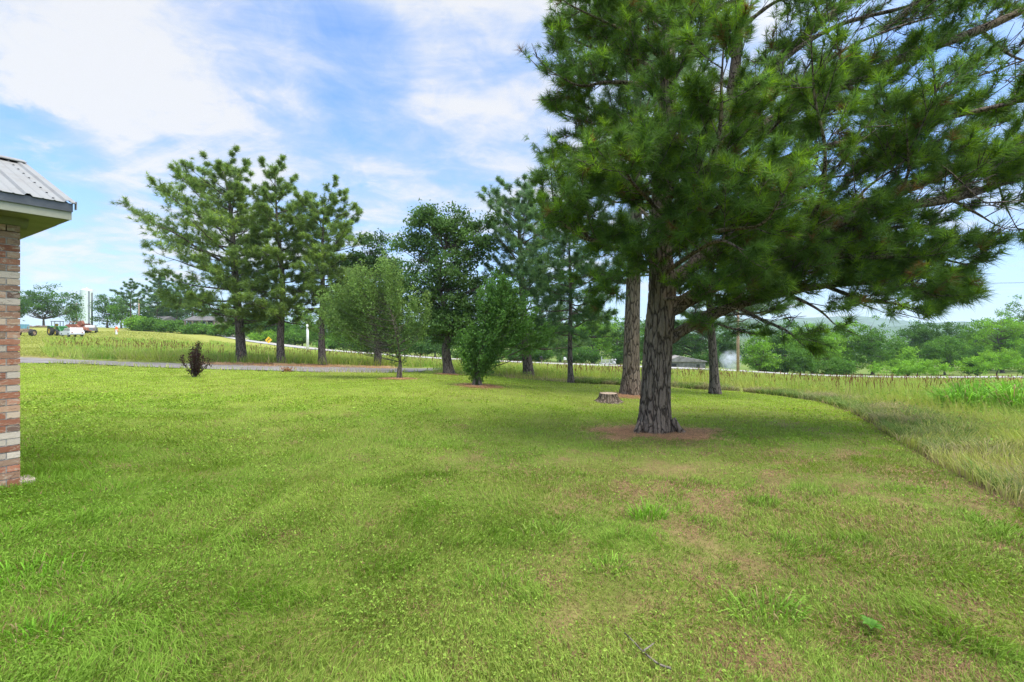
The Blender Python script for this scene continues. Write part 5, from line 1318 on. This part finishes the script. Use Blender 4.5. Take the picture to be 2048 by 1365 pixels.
def field():
    x, y = sample_polar(360000, 3.4, 95, -60, 2600, 1.35)
    x = np.concatenate([x, rng.uniform(3, 14, 60000)]); y = np.concatenate([y, rng.uniform(-2, 9, 60000)])
    inl, ind, inr, bey = ground_regions(x, y); k = ~inl & ~ind & ~inr & ~bey; x, y = x[k], y[k]
    u = U0+F*x/np.maximum(y,.3); pasture = (u < 92+6*np.sin(y*.3)) | ((y > 62) & (u < 420)); rd = road_dist(x,y); e_ = edge_dist(x,y); n = len(x); d = np.hypot(x,y)
    nz = fbm(x*.35+3, y*.35, 81); pat = fbm(x*1.3, y*1.3, 82)
    h = (.30+.42*nz+.22*pat)*rng.uniform(.55,1.2,n)*(.40+.60*sst(e_, .2, 3.0))*(.45+.55*sst(rd, 4, 10))
    h[pasture] *= .22; h *= 1-.75*sst(rd, 16, 8)
    near = sst(d, 20, 9); h *= (1-.35*near)
    w = np.maximum(.0045, .0011*d)*rng.uniform(.7,1.5,n)
    g = mixc((.19,.34,.05), (.37,.43,.075), sst(nz*.6+pat*.4, .36, .62)); g = mixc(g, (.38,.34,.15), .28*sst(e_, 2.4, .3)*sst(u, 900, 1100)+.25*sst(fbm(x*.5,y*.5,88), .5, .7))
    g = mixc(g, (.50,.43,.11), .6*sst(rd, 26, 9)*sst(u, 700, 1000)); g = g*rng.uniform(.7,1.3,(n,1)); tan = rng.random(n) < .09+.2*sst(e_, 1.6, .2)*sst(u,900,1100); g[tan] = np.array((.48,.39,.19))*rng.uniform(.6,1.2,(tan.sum(),1))
    g[pasture] = np.array((.34,.36,.08))*rng.uniform(.7,1.25,(pasture.sum(),1))
    blades('field_grass', x, y, h, w, rng.uniform(.1,.8,n), g, 'tall unmown grass and weeds of the field between lawn and highway', 'grass', tipcol=mixc(g, (.42,.46,.14), np.full(n,.3)), two=d < 14)
    # broad weed leaves in the field
    x, y = sample_polar(60000, 6, 70, -60, 2300, 1.3); inl, ind, inr, bey = ground_regions(x, y); u = U0+F*x/y
    k = ~inl & ~ind & ~inr & ~bey & (u > 100) & (rng.random(len(x)) < sst(fbm(x*.6,y*.6,91), .42, .62)) & (edge_dist(x,y) > .5) & ~((y > 62) & (u < 420)); x, y = x[k], y[k]; n = len(x); d = np.hypot(x,y)
    cen = np.stack([x,y,ter(x,y)+rng.uniform(.06,.55,n)],1)
    o = leaf_mesh('field_weeds', cen, np.maximum(.04,.0042*d), mixc((.17,.30,.05),(.30,.42,.09), rng.random(n))*rng.uniform(.7,1.3,(n,1)), None, .8, 'grass', .5); tag(o, 'leafy green weeds growing through the field grass', 'weeds', kind='stuff')
    # brown dock seed heads
    x, y = sample_polar(15000, 15, 52, 80, 2300, 1.0); inl, ind, inr, bey = ground_regions(x, y); u = U0+F*x/y
    k = ~inl & ~ind & ~inr & ~bey & (u > 95) & (edge_dist(x,y) > 1.8) & (road_dist(x,y) > 15) & ((x < 4) | (y < 44)) & (rng.random(len(x)) < sst(fbm(x*.22+9,y*.22,93), .44, .6)*.55) & ~((y > 58) & (u < 420)); x, y = x[k], y[k]; n = len(x); d = np.hypot(x,y)
    zb = ter(x,y)+rng.uniform(.45,.80,n); hh = rng.uniform(.18,.36,n); ww = np.maximum(.035,.0011*d)*rng.uniform(.7,1.2,n); la = rng.normal(size=(n,2))*.06
    V = []; b = np.stack([x,y,zb],1); tp = b+np.stack([la[:,0],la[:,1],hh],1); md_ = b*.6+tp*.4
    for a_ in (0,1):
        s_ = np.stack([ww*(1-a_), ww*a_, 0*ww],1)*.5; V.append(np.stack([b, md_+s_, tp, md_-s_],1))
    st = np.stack([ww*.12,0*ww,0*ww],1); gb = np.stack([x,y,ter(x,y)],1); V.append(np.stack([gb-st, gb+st, b+st, b-st],1))
    V = np.concatenate(V).reshape(-1,3); c = np.repeat(np.tile(np.array((.17,.075,.042))*rng.uniform(.6,1.6,(n,1)), (3,1)), 4, 0)
    o = mk('seed_heads', V, [np.arange(len(V)).reshape(-1,4)], M['grass'], col=c); tag(o, 'rusty brown seed spikes standing above the field grass', 'seed heads', kind='stuff')
field()
def clump(name, u, d, wpx, hpx, n, col, label, cat, seed, wd=.02, lean=(.2,.9), dry=.1):
    global rng
    rng = np.random.default_rng(seed); g = G(u, d); k = d/F; R_ = wpx*k/2
    a_ = rng.uniform(0,6.283,n); r_ = R_*np.sqrt(rng.random(n)); x = np.cos(a_)*r_; y = np.sin(a_)*r_*.7; h = hpx*k*rng.uniform(.5,1.1,n)*(1-.35*(r_/R_)**2)
    out = np.stack([np.cos(a_),np.sin(a_)],1)*(.3+.7*(r_/R_))[:,None]+rng.normal(size=(n,2))*.4; le_ = rng.uniform(*lean, n)
    b = np.stack([x,y,ter(x+g.x,y+g.y)-g.z-.02],1); ld = np.concatenate([out*(h*le_)[:,None], np.zeros((n,1))],1); az = rng.uniform(0,6.28,n); s_ = np.stack([np.cos(az),np.sin(az),0*az],1)*wd*.5
    m1 = b+ld*.15+np.array([0,0,.55])*h[:,None]; m2 = b+ld*.55+np.array([0,0,.92])*h[:,None]; tp = b+ld*1.1+np.array([0,0,.85])*h[:,None]
    V = np.stack([b-s_, b+s_, m1+s_, m1-s_, m2+s_*.8, m2-s_*.8, tp],1).reshape(-1,3); q = np.arange(n)[:,None]*7
    Q = np.concatenate([q+np.array([[0,1,2,3]]), q+np.array([[3,2,4,5]])]); T = q+np.array([[5,4,6]])
    c = np.array(col)*rng.uniform(.65,1.35,(n,1)); tn = rng.random(n) < dry; c[tn] = np.array((.33,.26,.12)); c = np.repeat(c, 7, 0)
    o = mk(name, V, [Q, T], M['grass'], col=c); o.location = g; return tag(o, label, cat)
clump('grass_clump', 1955, 12.6, 120, 78, 1000, (.20,.40,.06), 'big lush clump of tall bright green grass in the field on the right', 'grass clump', 201, .026)
clump('grass_clump', 2052, 11.5, 90, 95, 650, (.21,.41,.06), 'tall bright grass clump cut by the right edge of the photo', 'grass clump', 202, .026)
clump('grass_clump', 1905, 14.5, 60, 45, 300, (.19,.36,.06), 'smaller green grass clump left of the big lush clump', 'grass clump', 203, .026)
clump('grass_tuft', 1295, 3.95, 75, 40, 150, (.19,.36,.04), 'bright green tuft of coarse grass in the right foreground lawn', 'grass tuft', 204, .008, (.3,1.0))
clump('grass_tuft', 1095, 3.62, 130, 30, 160, (.24,.36,.06), 'pale wide tuft of coarse grass in the middle foreground', 'grass tuft', 205, .008, (.4,1.2))
clump('grass_tuft', 1215, 3.05, 95, 34, 100, (.20,.34,.045), 'tuft of coarse grass below the bright round tuft', 'grass tuft', 206, .008, (.4,1.2))
clump('grass_tuft', 985, 2.85, 190, 36, 170, (.20,.33,.045), 'wide tuft of coarse grass at the lower middle of the lawn', 'grass tuft', 207, .008, (.4,1.2))
clump('grass_tuft', 1530, 2.55, 150, 48, 150, (.21,.35,.05), 'largest coarse grass tuft in the lower right lawn', 'grass tuft', 208, .008, (.4,1.2))
clump('grass_tuft', 70, 2.9, 190, 42, 230, (.16,.34,.03), 'dense vivid green tuft in the lower left lawn', 'grass tuft', 209, .007, (.3,1.0))
clump('grass_tuft', 85, 2.35, 160, 38, 200, (.16,.33,.03), 'vivid green tuft nearest the lower left corner', 'grass tuft', 210, .007, (.3,1.0))
# shaggy dry grass overhanging the lawn edge on the right
def shaggy():
    global rng
    rng = np.random.default_rng(215); X, Y = [], []
    for a, b in zip(le[:-1], le[1:]):
        if a[1] > 24 or a[0] < 3 : continue
        L_ = np.linalg.norm(b-a); n = int(L_*700); t_ = rng.random(n)[:,None]; p = a*(1-t_)+b*t_; nn = np.array([(b-a)[1], -(b-a)[0]])/L_; nn *= -1 if nn @ np.array([1,1.]) < 0 else 1
        p = p+nn*(.12+rng.random((n,1))**1.6*1.5); X.append(p[:,0]); Y.append(p[:,1])
    x = np.concatenate(X); y = np.concatenate(Y); k = fbm(x*1.1,y*1.1,7) > .36; x, y = x[k], y[k]; n = len(x); d = np.hypot(x,y)
    c = mixc((.31,.27,.14), (.16,.24,.055), sst(fbm(x*1.5,y*1.5,17), .34, .58))*rng.uniform(.6,1.25,(n,1))
    blades('shaggy_grass', x, y, rng.uniform(.12,.34,n), np.maximum(.004,.0011*d), rng.uniform(.5,1.5,n), c, 'shaggy half-dry grass overhanging the lawn edge on the right', 'grass', two=np.ones(n,bool))
shaggy()
def dock_weed():
    global rng
    rng = np.random.default_rng(220); g = G(1742, 2.38); R = root('broadleaf_weed', (g.x,g.y,g.z+.005), 'broad-leaved weed rosette in the lower right lawn', 'weed')
    for q in range(8):
        a_ = q*.785+rng.uniform(-.2,.2); L_ = rng.uniform(.035,.068); V = []; n = 7
        for i_ in range(n):
            s_ = i_/(n-1); w_ = .014*math.sin(math.pi*min(1,.12+s_*.9))**.7; z_ = .015+.03*math.sin(s_*2.2); c_ = np.array([math.cos(a_),math.sin(a_)])*L_*s_*1.05; p_ = np.array([-math.sin(a_),math.cos(a_)])
            V += [(*(c_-p_*w_), z_+.008),(*c_, z_),(*(c_+p_*w_), z_+.008)]
        fs = []
        for i_ in range(n-1):
            for k_ in (0,1): fs.append((i_*3+k_, i_*3+k_+1, i_*3+k_+4, i_*3+k_+3))
        A = Acc(); A.add(V, fs); A.build('leaf', M['grass'], R, smooth=True, col=np.tile(np.array((.09,.20,.03))*rng.uniform(.8,1.3), (len(V),1)))
dock_weed()
def twig_():
    g = G(1282, 2.22); R = root('fallen_twig', (g.x,g.y,g.z+.02), 'grey fallen twig lying in the grass near the bottom of the photo', 'twig')
    tb = Tubes(); tb.add(spline(np.array([[-.05,.12,.01],[-.02,.03,.018],[.0,-.03,.02],[.05,-.10,.012],[.10,-.13,.012]]), 14), np.linspace(.003,.006,14), 7); tb.add(np.array([[0,-.03,.02],[.04,-.01,.03],[.07,.01,.035]]), [.005,.004,.002], 5); tb.build('stick', M['bark_grey'], R)
twig_()
def leaf_pile():
    global rng
    rng = np.random.default_rng(230); g = G(575, 23.2); R = root('dead_branch', (g.x,g.y,g.z), 'small heap of dead brown leaves on a fallen branch at the driveway edge', 'debris')
    tb = Tubes(); tb.add(spline(np.array([[-.3,0,.03],[0,.05,.12],[.3,0,.05]]), 8), np.linspace(.02,.008,8), 5); tb.add(np.array([[0,.05,.12],[.05,.0,.22],[.12,-.05,.27]]), [.012,.009,.005], 5); tb.build('stick', M['bark_grey'], R)
    p = rng.normal(size=(140,3))*np.array([.14,.1,.06])+np.array([0,0,.12]); p[:,2] = np.abs(p[:,2])
    leaf_mesh('leaves', p, .08, np.array((.42,.22,.12))*rng.uniform(.5,1.2,(140,1)), R, .4)
leaf_pile()

# smoke drifting across the highway
def smoke():
    d = 70; c = P3(1462, 722, d); k = d/F
    A = Acc(); n = 24
    A.lathe([(0,-1.9)]+[(1.6*math.sin(t)**.8, -1.9*math.cos(t)*1.0) for t in np.linspace(.25, math.pi-.25, 9)]+[(0,1.9)], (0,0,0), n)
    m, t, b, o = newmat('smoke'); t.nodes.remove(b)
    pv = t.nodes.new('ShaderNodeVolumePrincipled'); pv.inputs['Color'].default_value = (.93,.97,1,1); pv.inputs['Anisotropy'].default_value = -.35
    tcn = t.nodes.new('ShaderNodeTexCoord'); no = t.nodes.new('ShaderNodeTexNoise'); no.inputs['Scale'].default_value = 1.3; no.inputs['Detail'].default_value = 5; no.inputs['Roughness'].default_value = .6
    lk(t, tcn.outputs['Object'], no.inputs['Vector'])
    vl = t.nodes.new('ShaderNodeVectorMath'); vl.operation = 'LENGTH'; lk(t, tcn.outputs['Object'], vl.inputs[0])
    f = math_n(t, 'MULTIPLY', mapr(t, no.outputs['Fac'], .38, .62), mapr(t, vl.outputs['Value'], 1.9, .4))
    lk(t, math_n(t, 'MULTIPLY', f, 1.5), pv.inputs['Density']); lk(t, pv.outputs[0], o.inputs['Volume'])
    ob = A.build('smoke', m, None, smooth=True); ob.location = c; ob.scale = (1.1,1.0,1.0)
    tag(ob, 'pale blue puff of smoke drifting low beyond the highway beside the tan pole', 'smoke', kind='stuff')
smoke()

# air
def haze():
    A = Acc(); A.box((0,0,30), (8400,8400,150))
    m, t, b, o = newmat('haze'); t.nodes.remove(b)
    pv = t.nodes.new('ShaderNodeVolumePrincipled'); pv.inputs['Color'].default_value = (.75,.87,1,1); pv.inputs['Density'].default_value = .00018; pv.inputs['Anisotropy'].default_value = .1
    lk(t, pv.outputs[0], o.inputs['Volume'])
    tag(A.build('haze', m, None), 'thin blue summer haze over the whole view', 'haze', kind='stuff')
haze()
